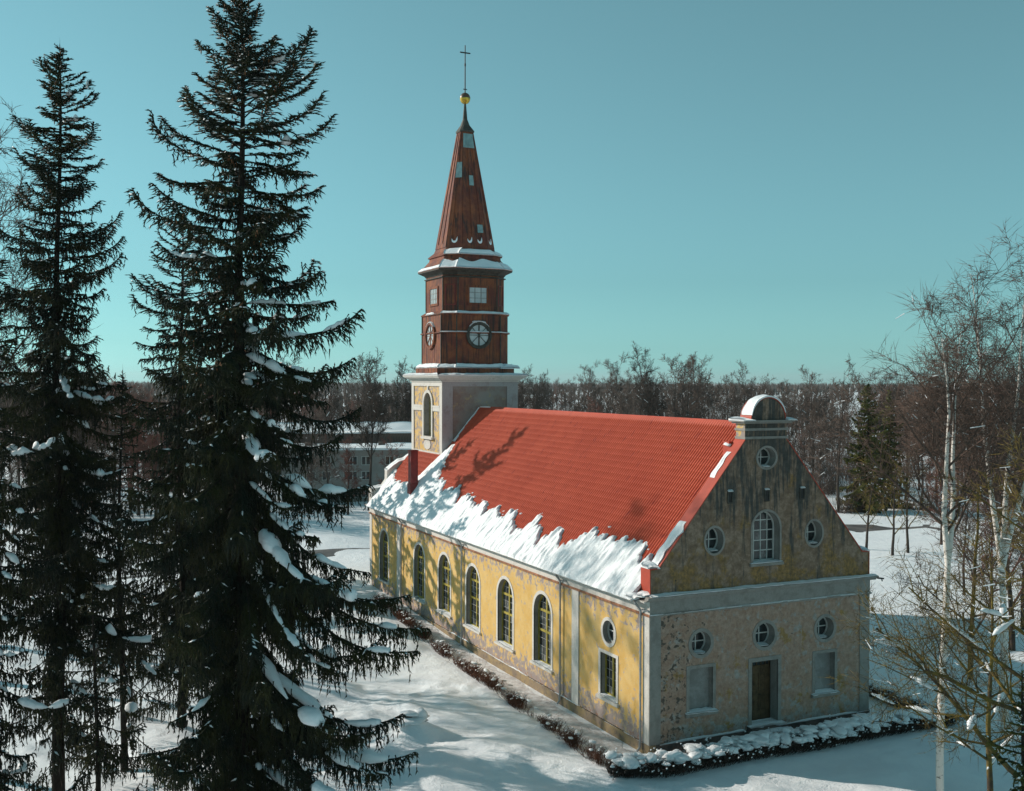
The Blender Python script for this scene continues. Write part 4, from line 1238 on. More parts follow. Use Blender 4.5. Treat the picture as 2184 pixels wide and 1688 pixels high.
def spruce(name, base, H, label, prof_r, prof_l, seed, dens=1.0, rtrunk=.24, needle='needle', z0=2.0, sparse=None,
           snow=0, cones=0, group="spruces in the churchyard", shoot=.030, hang=1.0, cat="spruce tree", snow_side=0.0, zv=0.0, big=None):
    """prof_r / prof_l: (z fractions, half widths in m) on the screen right and left"""
    rng = np.random.default_rng(seed); pr = random.Random(seed)
    root = empty(name, base, label, cat, group)
    sp = Soup()
    zz = np.linspace(-.5, H, 26)
    wob = [(.10 * math.sin(z * .35 + seed), .10 * math.cos(z * .28 + seed)) for z in zz]
    w0 = wob[0]
    pts = [(w[0] - w0[0], w[1] - w0[1], z) for w, z in zip(wob, zz)]
    rad = [rtrunk * (1 - z / H) ** .8 * (1.15 if z < .5 else 1) + .012 for z in np.maximum(zz, 0)]
    trunk_tube(sp, pts, rad)
    link("trunk", sp.mesh("trunk", MT['bark'], True), root)
    px = np.array(pts)
    wood, need, sn, cn = Soup(), Soup(), [], []
    SA, SB, SR, WA, WB, WR1, WR2 = [], [], [], [], [], [], []
    NA, NB, NR = [], [], []
    z = z0
    pillows = []
    az = pr.uniform(0, 6.28)
    while z < H - .25:
        t = z / H
        step = (.175 - .06 * t) / dens
        z += step * pr.uniform(.6, 1.4)
        if z > H - .2: break
        az += 2.4 + pr.uniform(-.8, .8)
        if sparse is not None and z < sparse and pr.random() < .3: continue
        d2 = np.array([math.cos(az), math.sin(az)])
        side = float(d2 @ RIGHT)                      # +1 screen right, -1 screen left
        lr, ll = np.interp(z, *prof_r), np.interp(z, *prof_l)
        major = pr.random() < .34
        Lb = (lr * (1 + side) + ll * (1 - side)) / 2 * (pr.uniform(.85, 1.14) if major else pr.uniform(.35, .85))
        Lb *= min(1.03, 1 + (.6 if Lb > 1 else .3) * float(vnoise(z * .75, side * 1.6, d2[0], seed)))
        if Lb < .12: continue
        tt = max(0.0, (H - z) / H)
        # branch curve: rise at the top, sag lower down, tip turns up
        e0 = .75 - 2.0 * min(tt, .55) + pr.uniform(-.24, .24)
        n = max(5, int(Lb / .28) + 3)
        s = np.linspace(0, 1, n)
        if tt < .4: el = e0 * .8 + (-.22 * np.sin(np.pi * s) + (pr.uniform(.4, .95) if major else pr.uniform(.0, .4)) * s ** 2.5) * min(1, Lb / 1.6) + pr.uniform(-.15, .15) + (.14 if major else -.1)
        else: el = e0 + (-.36 * np.sin(np.pi * np.minimum(s * 1.2, 1)) + (pr.uniform(.35, 1.15) if major else pr.uniform(-.1, .7)) * s ** 3.0) * min(1, Lb / 1.6)
        ds = Lb / (n - 1)
        az_s = az + .25 * pr.uniform(-1, 1) * s
        X = np.cumsum(np.cos(el) * np.cos(az_s) * ds) - np.cos(el[0]) * math.cos(az) * ds
        Y = np.cumsum(np.cos(el) * np.sin(az_s) * ds) - np.cos(el[0]) * math.sin(az) * ds
        Zb = np.cumsum(np.sin(el) * ds) - math.sin(el[0]) * ds
        reach = math.hypot(X[-1], Y[-1]); kx = min(1.8, Lb / max(reach, .3)); X, Y = X * kx, Y * kx
        bx = np.interp(z, px[:, 2], px[:, 0]); by = np.interp(z, px[:, 2], px[:, 1])
        P = np.stack([bx + X, by + Y, z + Zb], -1)
        rad_b = .012 + .035 * (Lb / 5.0) * (1 - s)
        WA.append(P[:-1]); WB.append(P[1:]); WR1.append(rad_b[:-1]); WR2.append(rad_b[1:])
        if pr.random() < .0: pass
        low_sparse = sparse is not None and z < sparse
        # side twigs
        q0 = .16 if Lb > 2.0 else .08
        if low_sparse: q0 = .45
        cnt = int(Lb * (1 - q0) / .085 * dens * (.6 if low_sparse else 1.0)) + 2
        q = q0 + (1 - q0) * (np.arange(cnt) + rng.random(cnt)) / cnt
        Pi = np.stack([np.interp(q, s, P[:, j]) for j in range(3)], -1)
        E = np.interp(q, s, el)
        sg = np.where(np.arange(cnt) % 2 == 0, 1, -1)
        ang = az + sg * (.95 + .35 * rng.standard_normal(cnt) * .6)
        tl = (.20 + .26 * Lb * (1 - q) ** .7 * np.clip(q * 2, .4, 1)) * rng.uniform(.5, 1.35, cnt)
        tl = np.minimum(tl, 1.3)
        # twig of 3 pieces that droops
        droop = np.clip(.12 + 1.15 * tt ** .6, 0, 1.0) * hang
        cur = Pi; nseg = 3
        for k in range(nseg):
            elv = E * .4 - droop * (.35 + .55 * k) * (.6 + .5 * rng.random(cnt)) + (.25 if tt < .25 else 0)
            elv = np.clip(elv, -1.5, 1.2)
            dvec = np.stack([np.cos(elv) * np.cos(ang), np.cos(elv) * np.sin(ang), np.sin(elv)], -1)
            nx = cur + dvec * (tl / nseg)[:, None]
            NA.append(cur - dvec * .015); NB.append(nx + dvec * .04); NR.append(np.full(cnt, shoot * (1.0 - .12 * k)))
            # side shoots
            for sg2 in (-1, 1):
                keep = rng.random(cnt) < .8
                a2 = ang + sg2 * rng.uniform(.5, 1.0, cnt)
                l2 = tl * rng.uniform(.22, .5, cnt) * (1 - .2 * k) + .05
                ev2 = elv - droop * rng.uniform(.0, .7, cnt) + .15
                d3 = np.stack([np.cos(ev2) * np.cos(a2), np.cos(ev2) * np.sin(a2), np.sin(ev2)], -1)
                st = cur + (nx - cur) * rng.random((cnt, 1))
                NA.append(st[keep]); NB.append((st + d3 * l2[:, None])[keep]); NR.append(np.full(int(keep.sum()), shoot * .85))
            cur = nx
        # terminal shoots of the branch itself
        NA.append(P[-4:-1]); NB.append(P[-3:] + (P[-3:] - P[-4:-1]) * .25); NR.append(np.full(3, shoot * 1.1))
        # hanging curtains under the limb
        if hang > 0 and tt > .18 and not (low_sparse and pr.random() < .5):
            ch = int(Lb * 8.0 * dens * hang * min(1, tt * 1.6))
            if ch:
                q = .10 + .87 * rng.random(ch)
                Pi = np.stack([np.interp(q, s, P[:, j]) for j in range(3)], -1)
                Pi[:, :2] += rng.normal(0, .16, (ch, 2))
                hl = rng.uniform(.25, 1.1, ch) * (.45 + 1.0 * min(1, tt * 1.4)) * (.6 + .4 * (1 - q))
                cur = Pi
                for k in range(3):
                    nx = cur + np.stack([rng.normal(0, .05, ch), rng.normal(0, .05, ch), -hl / 3], -1)
                    NA.append(cur); NB.append(nx + (nx - cur) * .15); NR.append(np.full(ch, shoot * .95))
                    for _ in range(2):
                        a2 = rng.uniform(0, 6.28, ch); l2 = rng.uniform(.08, .2, ch)
                        d3 = np.stack([np.cos(a2) * l2 * .7, np.sin(a2) * l2 * .7, -l2 * .8], -1)
                        st = cur + (nx - cur) * rng.random((ch, 1))
                        NA.append(st); NB.append(st + d3); NR.append(np.full(ch, shoot * .75))
                    cur = nx
        if cones and tt < .42 and pr.random() < .85:
            cq = .35 + .6 * rng.random(cones)
            Ci = np.stack([np.interp(cq, s, P[:, j]) for j in range(3)], -1) + rng.normal(0, .06, (cones, 3))
            cn.append(Ci)
        # snow cushions on the limb
        if snow and z > zv and Lb > 1.0 and abs(side) > .32 and pr.random() < snow * (.45 + .75 * max(side, -.3)) * (1.0 if tt > .34 else .22):
            runs = [(pr.uniform(.15, .85), pr.uniform(.05, .13)) for _ in range(pr.choice((1, 2, 2, 3, 4)))]
            if big is not None and side > .3 and pr.random() < (big if tt < .72 else .45): runs = [(pr.uniform(.25, .45), pr.uniform(.18, .30)), (.78, .12)]
            for qc, hw in runs:
                qs = np.clip(np.linspace(qc - hw, qc + hw, 9), .05, .86)
                Pp = np.stack([np.interp(qs, s, P[:, j2]) for j2 in range(3)], -1)
                if abs(Pp[-1, 2] - Pp[0, 2]) > .75 * np.linalg.norm(Pp[-1, :2] - Pp[0, :2]) + .02: continue
                pillows.append((Pp, pr.uniform(.07, .20) * (.5 + .12 * Lb), pr.randrange(9999)))
    # leader
    top = np.array([px[-1, 0], px[-1, 1], H])
    for k in range(16):
        zk = H - 1.1 + k * .07; a2 = k * 2.4; l2 = .10 + .012 * (16 - k)
        bp = np.array([top[0], top[1], zk])
        NA.append(bp[None]); NB.append((bp + np.array([math.cos(a2) * l2, math.sin(a2) * l2, l2 * .75]))[None]); NR.append(np.array([shoot * .8]))
    NA.append((top - [0, 0, .9])[None]); NB.append((top + [0, 0, .35])[None]); NR.append(np.array([shoot * .9]))
    wood.add(tubes(np.concatenate(WA), np.concatenate(WB), np.concatenate(WR1), np.concatenate(WR2), 4))
    link("branches", wood.mesh("branches", MT['bark']), root)["kind"] = "stuff"
    A, B, R = np.concatenate(NA), np.concatenate(NB), np.concatenate(NR)
    R = R * rng.uniform(.75, 1.25, len(R))
    need.add(cones3(A, B, R * .95))
    print(name, "shoots", len(A))
    link("crown", need.mesh("crown", MT[needle]), root)["kind"] = "stuff"
    if cn:
        Cc = np.concatenate(cn); c_ = Soup()
        c_.add(spikes(Cc + [0, 0, .05], Cc - np.stack([0 * Cc[:, 0], 0 * Cc[:, 0], rng.uniform(.10, .17, len(Cc))], -1), .028, .45))
        link("cones", c_.mesh("cones", MT['cone']), root)["kind"] = "stuff"
    # thin snow dusting lying on twigs
    if snow:
        idx = rng.choice(len(A), max(10, int(len(A) * .05 * snow)), replace=False)
        idx = idx[(np.abs((B - A)[idx, 2]) < .5 * np.linalg.norm((B - A)[idx], axis=1)) & (A[idx, 2] > zv)]
        off = np.array([0, 0, .028])
        c_ = Soup(); c_.add(spikes(A[idx] + off, B[idx] + off, R[idx] * 1.25))
        link("twig_snow", c_.mesh("twig_snow", MT['snow']), root)["kind"] = "stuff"
    pillows.sort(key=lambda c: -c[1])
    for Pp, sz_, sd2 in pillows[:150]:
        link("snow_clump", pillow_mesh(Pp, sz_, sd2), root)
    return root

def at(x, y, D):
    """a point in the place that lies D metres along the view axis under photo position (x, y)"""
    d = fw + rr * (x - 1092) / FPX - uu * (y - 844) / FPX
    return CAM + d * D
def zpx(y, D): return CAM[2] + (812 - y) * D / FPX

# the tall spruce left of centre
D1 = 35.0
p = at(507, 812, D1); k1 = D1 / FPX
ys = [-10, 60, 110, 150, 220, 300, 430, 500, 560, 610, 650, 740, 800, 900, 985, 1080, 1230, 1380, 1500, 1600, 1900]
wr = [8, 45, 85, 150, 160, 195, 215, 195, 170, 150, 255, 320, 295, 215, 295, 345, 365, 400, 360, 340, 240]
wl = [8, 50, 85, 110, 150, 170, 180, 215, 220, 200, 195, 215, 220, 230, 240, 215, 210, 200, 190, 190, 150]
zr = [zpx(y, D1) for y in ys][::-1]
PR = (zr, [w * k1 for w in wr][::-1]); PL = (zr, [w * k1 for w in wl][::-1])
spruce("spruce", (p[0], p[1], gz(p[0], p[1])), 29.7, "tallest dark spruce, cut off by the top edge, snow cushions on its right boughs", PR, PL, 11, dens=1.75,
       rtrunk=.30, z0=2.2, snow=.85, cones=5, zv=3.0, big=.30, shoot=.031)
# the spruce at the left
D2 = 43.0; k2 = D2 / FPX
p = at(122, 812, D2)
ys = [95, 130, 170, 250, 350, 480, 560, 700, 900, 1100, 1250, 1400, 1600, 2000]
wr = [4, 22, 45, 70, 100, 110, 150, 160, 180, 185, 190, 205, 200, 150]
wl = [4, 20, 42, 75, 95, 105, 125, 150, 160, 160, 150, 150, 140, 120]
zr = [zpx(y, D2) for y in ys][::-1]
spruce("spruce", (p[0], p[1], gz(p[0], p[1])), 30.5, "slender pointed dark spruce, the whole of its tip visible at the far left", (zr, [w * k2 for w in wr][::-1]), (zr, [w * k2 for w in wl][::-1]), 23,
       dens=1.7, rtrunk=.24, z0=1.5, sparse=7.0, snow=.45, cones=2, shoot=.031)
# spruce between and behind them
D3 = 52.0; k3 = D3 / FPX
p = at(384, 812, D3)
ys = [460, 520, 600, 700, 900, 1100, 1300, 1500, 1700]
wv = [4, 40, 75, 105, 140, 160, 180, 190, 160]
zr = [zpx(y, D3) for y in ys][::-1]
pf = (zr, [w * k3 for w in wv][::-1])
spruce("spruce", (p[0], p[1], gz(p[0], p[1])), zpx(455, D3), "spruce half hidden behind the left flank of the tallest spruce, bare lower trunk", pf, pf, 31, dens=1.25, rtrunk=.22, z0=2.0, sparse=4.0, snow=.3, shoot=.033)
p = at(262, 812, 47.)
pf = ([0, 2, 5, 9, 13, 16.4, 17.4], [2.9, 3.3, 3.1, 2.6, 1.7, .5, .05])
spruce("spruce", (p[0], p[1], gz(p[0], p[1])), 17.6, "shorter thin spruce filling the gap between the two tallest spruces", pf, pf, 83, dens=.85, rtrunk=.14, z0=1.0, sparse=5.0, snow=.3, shoot=.036)
p = at(205, 812, 39.)
pf = ([0, 2, 4, 6, 8, 9.4], [1.9, 2.3, 2.0, 1.4, .7, .05])
spruce("spruce", (p[0], p[1], gz(p[0], p[1])), 9.6, "smallest spruce low between the two tallest, near the bottom edge", pf, pf, 89, dens=.85, rtrunk=.10, z0=.6, sparse=3.0, snow=.4, shoot=.034, hang=.8)
# spruce cut by the left edge of the picture
D4 = 37.0; k4 = D4 / FPX
p = at(-38, 812, D4)
ys = [420, 500, 650, 850, 1100, 1300, 1600, 1900]
wv = [4, 40, 90, 130, 165, 180, 170, 140]
zr = [zpx(y, D4) for y in ys][::-1]
pf = (zr, [w * k4 for w in wv][::-1])
spruce("spruce", (p[0], p[1], gz(p[0], p[1])), zpx(415, D4), "spruce whose boughs reach in from the left edge, trunk out of sight", pf, pf, 47, dens=1.25, rtrunk=.22, z0=2.0, snow=.5, shoot=.033)
# two spruces farther back by the west end, whose shadows lie on the roof
for (x, y, h, sd_, lb) in ((-11.8, 42.0, 25.4, 61, "spruce behind the tallest one, its pointed shadow falling on the red roof"), (-9.6, 45.6, 22.3, 67, "shorter spruce near the far corner of the church, mostly hidden by boughs"), (-14.5, 38.0, 18.0, 68, "lower spruce behind the tallest one, shading the yellow wall"), (-10.0, 50.5, 16.5, 69, "small spruce past the far end of the church, screened by others")):
    pf = ([0, 2, 5, h - 9, h - 6, h - 3.5, h - 1.5, h], [2.6, 3.1, 3.1, 2.9, 2.3, 1.6, .75, .05])
    spruce("spruce", (x, y, gz(x, y)), h, lb, pf, pf, sd_, dens=.75, rtrunk=.2, z0=1.0, snow=0, shoot=.11, hang=.9)
# evergreen shrubby spruce low at the right edge
D5 = 30.0
p = at(2195, 812, D5)
pf = ([0, 1, 3, 5, 7, 9.0], [1.5, 1.75, 1.7, 1.35, .85, .05])
spruce("young_spruce", (p[0], p[1], gz(p[0], p[1])), 9.2, "low olive green young spruce at the right edge beneath mossy boughs", pf, pf, 71, dens=1.2, rtrunk=.10, z0=.3, needle='needle_olive', snow=.9, group=None, shoot=.034, hang=.5)
print("spruces", round(time.time() - T0, 2))

# ---- leafless trees
def skeleton(rng, H, r0_, crown0=.3, spread=.55, levels=4, droop=0.0, fork=None, lean=(0, 0), twigs=5, up=.25, wig=.10, limb_n=(9, 13), taper=.8, len_k=.42, twig_len=.7):
    """returns segment lists per class: trunk [(a,b,ra,rb)], limbs, twigs"""
    trunk, limbs, tw = [], [], []
    def path(p, d, L, r, n, tro, w, out, rend):
        pts = [(p.copy(), r)]
        for i in range(n):
            d = (d + Vector((rng.gauss(0, w), rng.gauss(0, w), rng.gauss(0, w * .7) + tro))).normalized()
            q = p + d * (L / n); r1 = r + (rend - r) * ((i + 1) / n)
            out.append((tuple(p), tuple(q), pts[-1][1], r1)); p = q
            pts.append((p.copy(), r1))
        return pts, d
    def child(p, d, L, r, lvl):
        n = max(2, int(L / (.55 if lvl > 1 else .8)))
        out = limbs if lvl <= 2 else tw
        tro = (up * .35 if lvl <= 2 else up * .2) - droop * (.12 if lvl <= 2 else .35)
        pts, d2 = path(p, d, L, r, n, tro, wig + .05 * lvl, out, r * .35)
        if lvl >= levels: return
        cnt = max(2, int(L * (2.2 if lvl <= 1 else 3.2))) if lvl < levels - 1 else twigs
        for k in range(cnt):
            t = .22 + .78 * (k + rng.random()) / cnt
            i = min(len(pts) - 2, int(t * (len(pts) - 1)))
            a, ra = pts[i]; b_, _ = pts[i + 1]
            f = t * (len(pts) - 1) - i
            q = a + (b_ - a) * min(max(f, 0), 1)
            ax = (b_ - a).normalized()
            o = ax.orthogonal().normalized(); o.rotate(Matrix.Rotation(rng.uniform(0, 6.283), 3, ax))
            dd = (ax * rng.uniform(.55, 1.0) + o * rng.uniform(.5, 1.0)).normalized()
            l2 = L * rng.uniform(.30, .58) * (1.15 - .5 * t)
            if lvl + 1 >= levels: l2 = rng.uniform(.4, 1.0) * twig_len
            child(q, dd, max(.25, l2), max(.006, ra * .5), lvl + 1)
    stems = [(Vector((0, 0, -.3)), Vector((lean[0], lean[1], 1)).normalized(), H + .3, r0_)] if not fork else []
    if fork:
        zf, dirs = fork
        pts, d = path(Vector((0, 0, -.3)), Vector((lean[0], lean[1], 1)).normalized(), zf + .3, r0_, 8, 0.0, .02, trunk, r0_ * .72)
        stems = [(pts[-1][0], Vector((dx, dy, 1)).normalized(), H - zf, r0_ * .78) for dx, dy in dirs]
    for p, d, L, r in stems:
        pts, d2 = path(p, d, L, r, 14, .02, .035, trunk, .015)
        N = rng.randint(*limb_n)
        for k in range(N):
            t = crown0 + (1 - crown0) * (k + rng.random()) / N if not fork else .06 + .94 * (k + rng.random()) / N
            t = min(t, .985)
            i = min(len(pts) - 2, int(t * (len(pts) - 1)))
            f = t * (len(pts) - 1) - i
            q = pts[i][0] + (pts[i + 1][0] - pts[i][0]) * f
            a = k * 2.4 + rng.uniform(-.5, .5)
            e = rng.uniform(.35, .9) + .5 * t
            dd = Vector((math.cos(a) * spread * 1.3, math.sin(a) * spread * 1.3, e * .8)).normalized()
            Lk = H * len_k * (1.12 - t * .75) * rng.uniform(.7, 1.15)
            child(q, dd, Lk, max(.012, pts[i][1] * .55), 1)
    return trunk, limbs, tw

def seg_mesh(name, segs, mat, k=3, rmin=.0, thick=1.0, fine=None):
    A = np.array([s[0] for s in segs]); B = np.array([s[1] for s in segs])
    ra = np.maximum(np.array([s[2] for s in segs]) * thick, rmin); rb_ = np.maximum(np.array([s[3] for s in segs]) * thick, rmin * .8)
    s = Soup()
    if len(A): s.add(tubes(A, B + (B - A) * .04, ra, rb_, k))
    if fine:
        A = np.array([q[0] for q in fine]); B = np.array([q[1] for q in fine]); s.add(cones3(A, B + (B - A) * .3, np.maximum(np.array([q[2] for q in fine]), rmin)))
    return s.mesh(name, mat, k > 4)
def snow_segs(rng, segs, frac, rmin=.03, fat=1.0):
    out = []
    for a, b, ra, rb_ in segs:
        dx = math.hypot(b[0] - a[0], b[1] - a[1]); dz = abs(b[2] - a[2])
        if rng.random() < frac and dz < dx * 1.1:
            r = max(rmin, ra * 1.1) * rng.uniform(.8, 1.4) * fat
            out.append(((a[0], a[1], a[2] + ra * .7 + r * .3), (b[0], b[1], b[2] + rb_ * .7 + r * .3), r, r * .6))
    return out

def bare(name, base, H, label, cat, mats, seed, group=None, snow=.0, pillows=0, rmin=.012, k_trunk=8, **kw):
    rng = random.Random(seed)
    T, Lm, Tw = skeleton(rng, H, **kw)
    root = empty(name, base, label, cat, group)
    link("trunk", seg_mesh("trunk", T, mats[0], k_trunk), root)
    if Lm: link("limbs", seg_mesh("limbs", Lm, mats[1], 5, rmin), root)["kind"] = "stuff"
    if Tw: link("twigs", seg_mesh("twigs", Tw[:1], mats[2], 3, rmin, fine=Tw), root)["kind"] = "stuff"
    if snow:
        ss = snow_segs(rng, Lm + Tw, snow, .016)
        if ss: link("limb_snow", seg_mesh("limb_snow", ss, MT['snow'], 5), root)["kind"] = "stuff"
    for a, b_, ra, rb_ in rng.sample([q for q in Lm if q[2] > .022 and abs(q[1][2] - q[0][2]) < .6 * math.dist(q[0], q[1])], pillows) if pillows else ():
        a, b_ = np.array(a), np.array(b_)
        link("snow_clump", pillow_mesh(a + (b_ - a) * np.linspace(-.25, 1.25, 9)[:, None] + [0, 0, ra], rng.uniform(.055, .12), rng.randrange(999)), root)
    print(name, len(T), len(Lm), len(Tw))
    return root

# birches at the right
Bk = 44.5; p = at(2012, 812, Bk)
RV = lambda a, b=0: (a * RIGHT[0] - b * RIGHT[1], a * RIGHT[1] + b * RIGHT[0])
bare("birch_tree", (p[0], p[1], gz(p[0], p[1])), 19.5, "white birch forking into two slim stems right of the church corner", "birch tree", (MT['birch'], MT['birch_twig'], MT['birch_twig']), 3,
     "birches right of the church", snow=.004, r0_=.165, fork=(9.6, [RV(-.07, .03), RV(.17, .1)]), limb_n=(13, 15), levels=4, droop=.35, spread=.42, up=.3, len_k=.26, twigs=6, rmin=.010, twig_len=1.1)
Bk = 52.0; p = at(2150, 812, Bk)
bare("birch_tree", (p[0], p[1], gz(p[0], p[1])), 22.5, "taller white birch at the right edge, its crown reaching above the horizon", "birch tree", (MT['birch'], MT['birch_twig'], MT['birch_twig']), 9,
     "birches right of the church", snow=.004, r0_=.19, fork=(8.0, [RV(-.13, .0), RV(.06, .08), RV(.2, -.05)]), limb_n=(9, 10), levels=4, droop=.3, spread=.42, up=.35, len_k=.27, twigs=6, rmin=.011, twig_len=1.1)
# mossy broad tree at the right edge
Bk = 36.0; p = at(2215, 812, Bk)
bare("mossy_tree", (p[0], p[1], gz(p[0], p[1])), 15.5, "broad bare tree with yellow mossy limbs stretching in from the right edge", "bare tree", (MT['mossy'], MT['mossy'], MT['mossy']), 17,
     None, snow=.012, pillows=26, r0_=.24, crown0=.20, limb_n=(19, 21), levels=4, droop=.0, spread=.85, up=.12, len_k=.46, twigs=6, rmin=.010, wig=.12, twig_len=.8, )
p = at(2120, 812, 42.)
bare("mossy_tree", (p[0], p[1], gz(p[0], p[1])), 11.0, "smaller mossy bare tree standing between the two birches", "bare tree", (MT['mossy'], MT['mossy'], MT['mossy']), 28,
     None, snow=.012, pillows=8, r0_=.13, crown0=.15, limb_n=(15, 17), levels=4, droop=.0, spread=.75, up=.12, len_k=.42, twigs=6, rmin=.010, wig=.12, twig_len=.8)
p = at(2075, 812, 62.)
bare("bare_tree", (p[0], p[1], gz(p[0], p[1])), 14.0, "warm brown bare tree behind the forked birch, full of fine twigs", "bare tree", (MT['mossy'], MT['twig'], MT['birch_twig']), 33,
     None, snow=.01, r0_=.16, crown0=.15, limb_n=(15, 17), levels=4, spread=.65, up=.2, len_k=.40, twigs=6, rmin=.012)
p = at(2165, 812, 68.)
bare("bare_tree", (p[0], p[1], gz(p[0], p[1])), 17.0, "reddish brown bare tree behind the taller birch at the right edge", "bare tree", (MT['twig_dark'], MT['twig_red'], MT['birch_twig']), 35,
     None, snow=.01, r0_=.18, crown0=.15, limb_n=(15, 17), levels=4, spread=.6, up=.25, len_k=.38, twigs=6, rmin=.012)
# bare tree whose twigs show at the left edge
p = at(-60, 812, 46.)
bare("bare_tree", (p[0], p[1], gz(p[0], p[1])), 27.0, "leafless tree at the far left edge, only its thin crown twigs in the picture", "bare tree", (MT['twig_dark'], MT['twig'], MT['twig']), 41,
     None, snow=.0, r0_=.26, crown0=.35, limb_n=(14, 16), levels=4, droop=.1, spread=.6, up=.25, len_k=.30, twigs=5, rmin=.011)
# trees beyond the left edge; only their shadows reach the nave wall and the snow
for i, (x, y, h) in enumerate([(-29.5, 36.5, 30.5), (-33, 31, 25.), (-36, 44, 27.)]):
    bare("bare_tree", (x, y, gz(x, y)), h, "leafless trees west of the churchyard, outside the picture", "bare tree", (MT['twig_dark'], MT['twig'], MT['twig']), 50 + i,
         "bare trees west of the churchyard", r0_=.34, crown0=.3, limb_n=(11, 13), levels=4 if i == 0 else 3, spread=.6, up=.25, len_k=.33, twigs=6 if i == 0 else 6, rmin=.022 if i == 0 else .014)
# slim mossy trees on the snow field by the road
for i, (x, y, h, lb) in enumerate([(51.5, 37.4, 8.5, "small dark bare tree on the snow field before the road, nearest to the church"), (54.2, 38.1, 9.5, "small crooked bare tree on the snow field before the road, right of a darker one"), (52.0, 41.5, 8.0, "small bare tree close behind two others on the snow field")]):
    bare("small_tree", (x, y, gz(x, y)), h, lb, "bare tree", (MT['twig_dark'], MT['mossy'], MT['mossy']), 60 + i,
         "small trees on the snow field", snow=.03, r0_=.15, crown0=.25, limb_n=(9, 11), levels=4, spread=.5, up=.3, len_k=.38, twigs=4, rmin=.018)
print("bare trees", round(time.time() - T0, 2))

# ---- hedges
def hedge(name, pts, h, wdt, per_m, mat, label, seed, clumps=0, csize=(.12, .26), dusting=.0, gap=0.0):
    rng = np.random.default_rng(seed); pr = random.Random(seed)
    P = np.array(pts, float); d = np.diff(P, axis=0); sl = np.hypot(d[:, 0], d[:, 1]); cum = np.concatenate([[0], np.cumsum(sl)])
    n = int(cum[-1] * per_m)
    s = rng.random(n) * cum[-1]
    if gap: s = s[rng.random(n) < np.clip(.55 + gap * vnoise(s * .9, 0, 0, seed), .08, 1)]; n = len(s)
    i = np.clip(np.searchsorted(cum, s) - 1, 0, len(d) - 1)
    t = (s - cum[i]) / sl[i]
    c = P[i] + d[i] * t[:, None]; nn = np.stack([-d[i][:, 1], d[i][:, 0]], -1) / sl[i][:, None]; tg = d[i] / sl[i][:, None]
    off = rng.normal(0, wdt * .34, n); off = np.clip(off, -wdt * .6, wdt * .6)
    b0 = c + nn * (off * .55)[:, None]
    root_pt = P[0]; rz = gz(*root_pt)
    z = gh(b0[:, 0], b0[:, 1])
    A = np.concatenate([b0, z[:, None] - .05], 1)
    H = h * rng.uniform(.55, 1.05, n) * (.85 + .25 * vnoise(s * 1.3, 0, 0, seed + 3))
    lean = nn * (off * .9 + rng.normal(0, .10, n))[:, None] + tg * rng.normal(0, .14, n)[:, None]
    mid = A + np.concatenate([lean * .4, (H * .5)[:, None]], 1) + rng.normal(0, .03, (n, 3))
    B = A + np.concatenate([lean, H[:, None]], 1)
    sp = Soup(); sp.add(tubes(A, mid, .009, .007)); sp.add(cones3(mid, B, .009))
    # side twigs
    for _ in range(5):
        q = rng.random((n, 1)); st = mid + (B - mid) * q * .8 - (mid - A) * rng.random((n, 1)) * .5
        e = st + np.stack([rng.normal(0, .13, n), rng.normal(0, .13, n), rng.uniform(.02, .26, n)], -1)
        sp.add(cones3(st, e, .0065))
    V0 = np.array([root_pt[0], root_pt[1], rz])
    root = empty(name, tuple(V0), label, "hedge", "hedges round the church")
    sp.V = [v - V0 for v in sp.V]
    link("twigs", sp.mesh("twigs", mat), root)["kind"] = "stuff"
    for k in range(clumps):
        s_ = (k + pr.random()) / clumps * cum[-1]; i = min(len(d) - 1, max(0, int(np.searchsorted(cum, s_) - 1)))
        t = (s_ - cum[i]) / sl[i]; q = P[i] + d[i] * t; n_ = np.array([-d[i][1], d[i][0]]) / sl[i]
        o = pr.uniform(-.5, .5) * wdt; q = q + n_ * o
        zz = gz(*q) + h * pr.uniform(.62, .98) * (1 - .6 * (abs(o) / wdt) ** 1.5)
        sz = pr.uniform(*csize)
        clump(root, (q[0] - V0[0], q[1] - V0[1], zz - V0[2]), (sz * pr.uniform(.9, 1.9), sz * pr.uniform(.8, 1.2), sz * pr.uniform(.6, 1.1)), pr)
    if dusting:
        m_ = rng.random(n) < dusting
        r_ = rng.uniform(.02, .06, m_.sum())
        c_ = Soup(); c_.add(spikes(B[m_] + [-.05, 0, -.02] - V0, B[m_] + [.07, .03, .02] - V0, r_)); link("twig_snow", c_.mesh("twig_snow", MT['snow']), root)["kind"] = "stuff"
    return root
hedge("hedge", [(-3.05, -1.6), (-.6, -2.25), (3.5, -2.05), (8.0, -2.15), (16.6, -2.1)], .92, 1.15, 250, MT['hedge_dark'], "clipped hedge before the east door, heaped with white snow cushions", 4, clumps=330, csize=(.07, .30), dusting=.18)
hedge("hedge", [(-2.7, -.6), (-2.45, 7.3), (-2.0, 14.5), (-1.9, 22), (-1.55, 30), (-1.4, 36)], .74, .72, 170, MT['hedge'], "thin reddish brown twig hedge along the yellow nave wall", 6, clumps=34, csize=(.07, .15), dusting=.08, gap=.9)
hedge("hedge", [(15.7, -1.2), (16.0, 1.5), (16.2, 6), (16.2, 14)], .8, .8, 190, MT['hedge_dark'], "dark hedge behind the right corner of the church, lying in its shade", 8, clumps=22, csize=(.08, .16), dusting=.18)

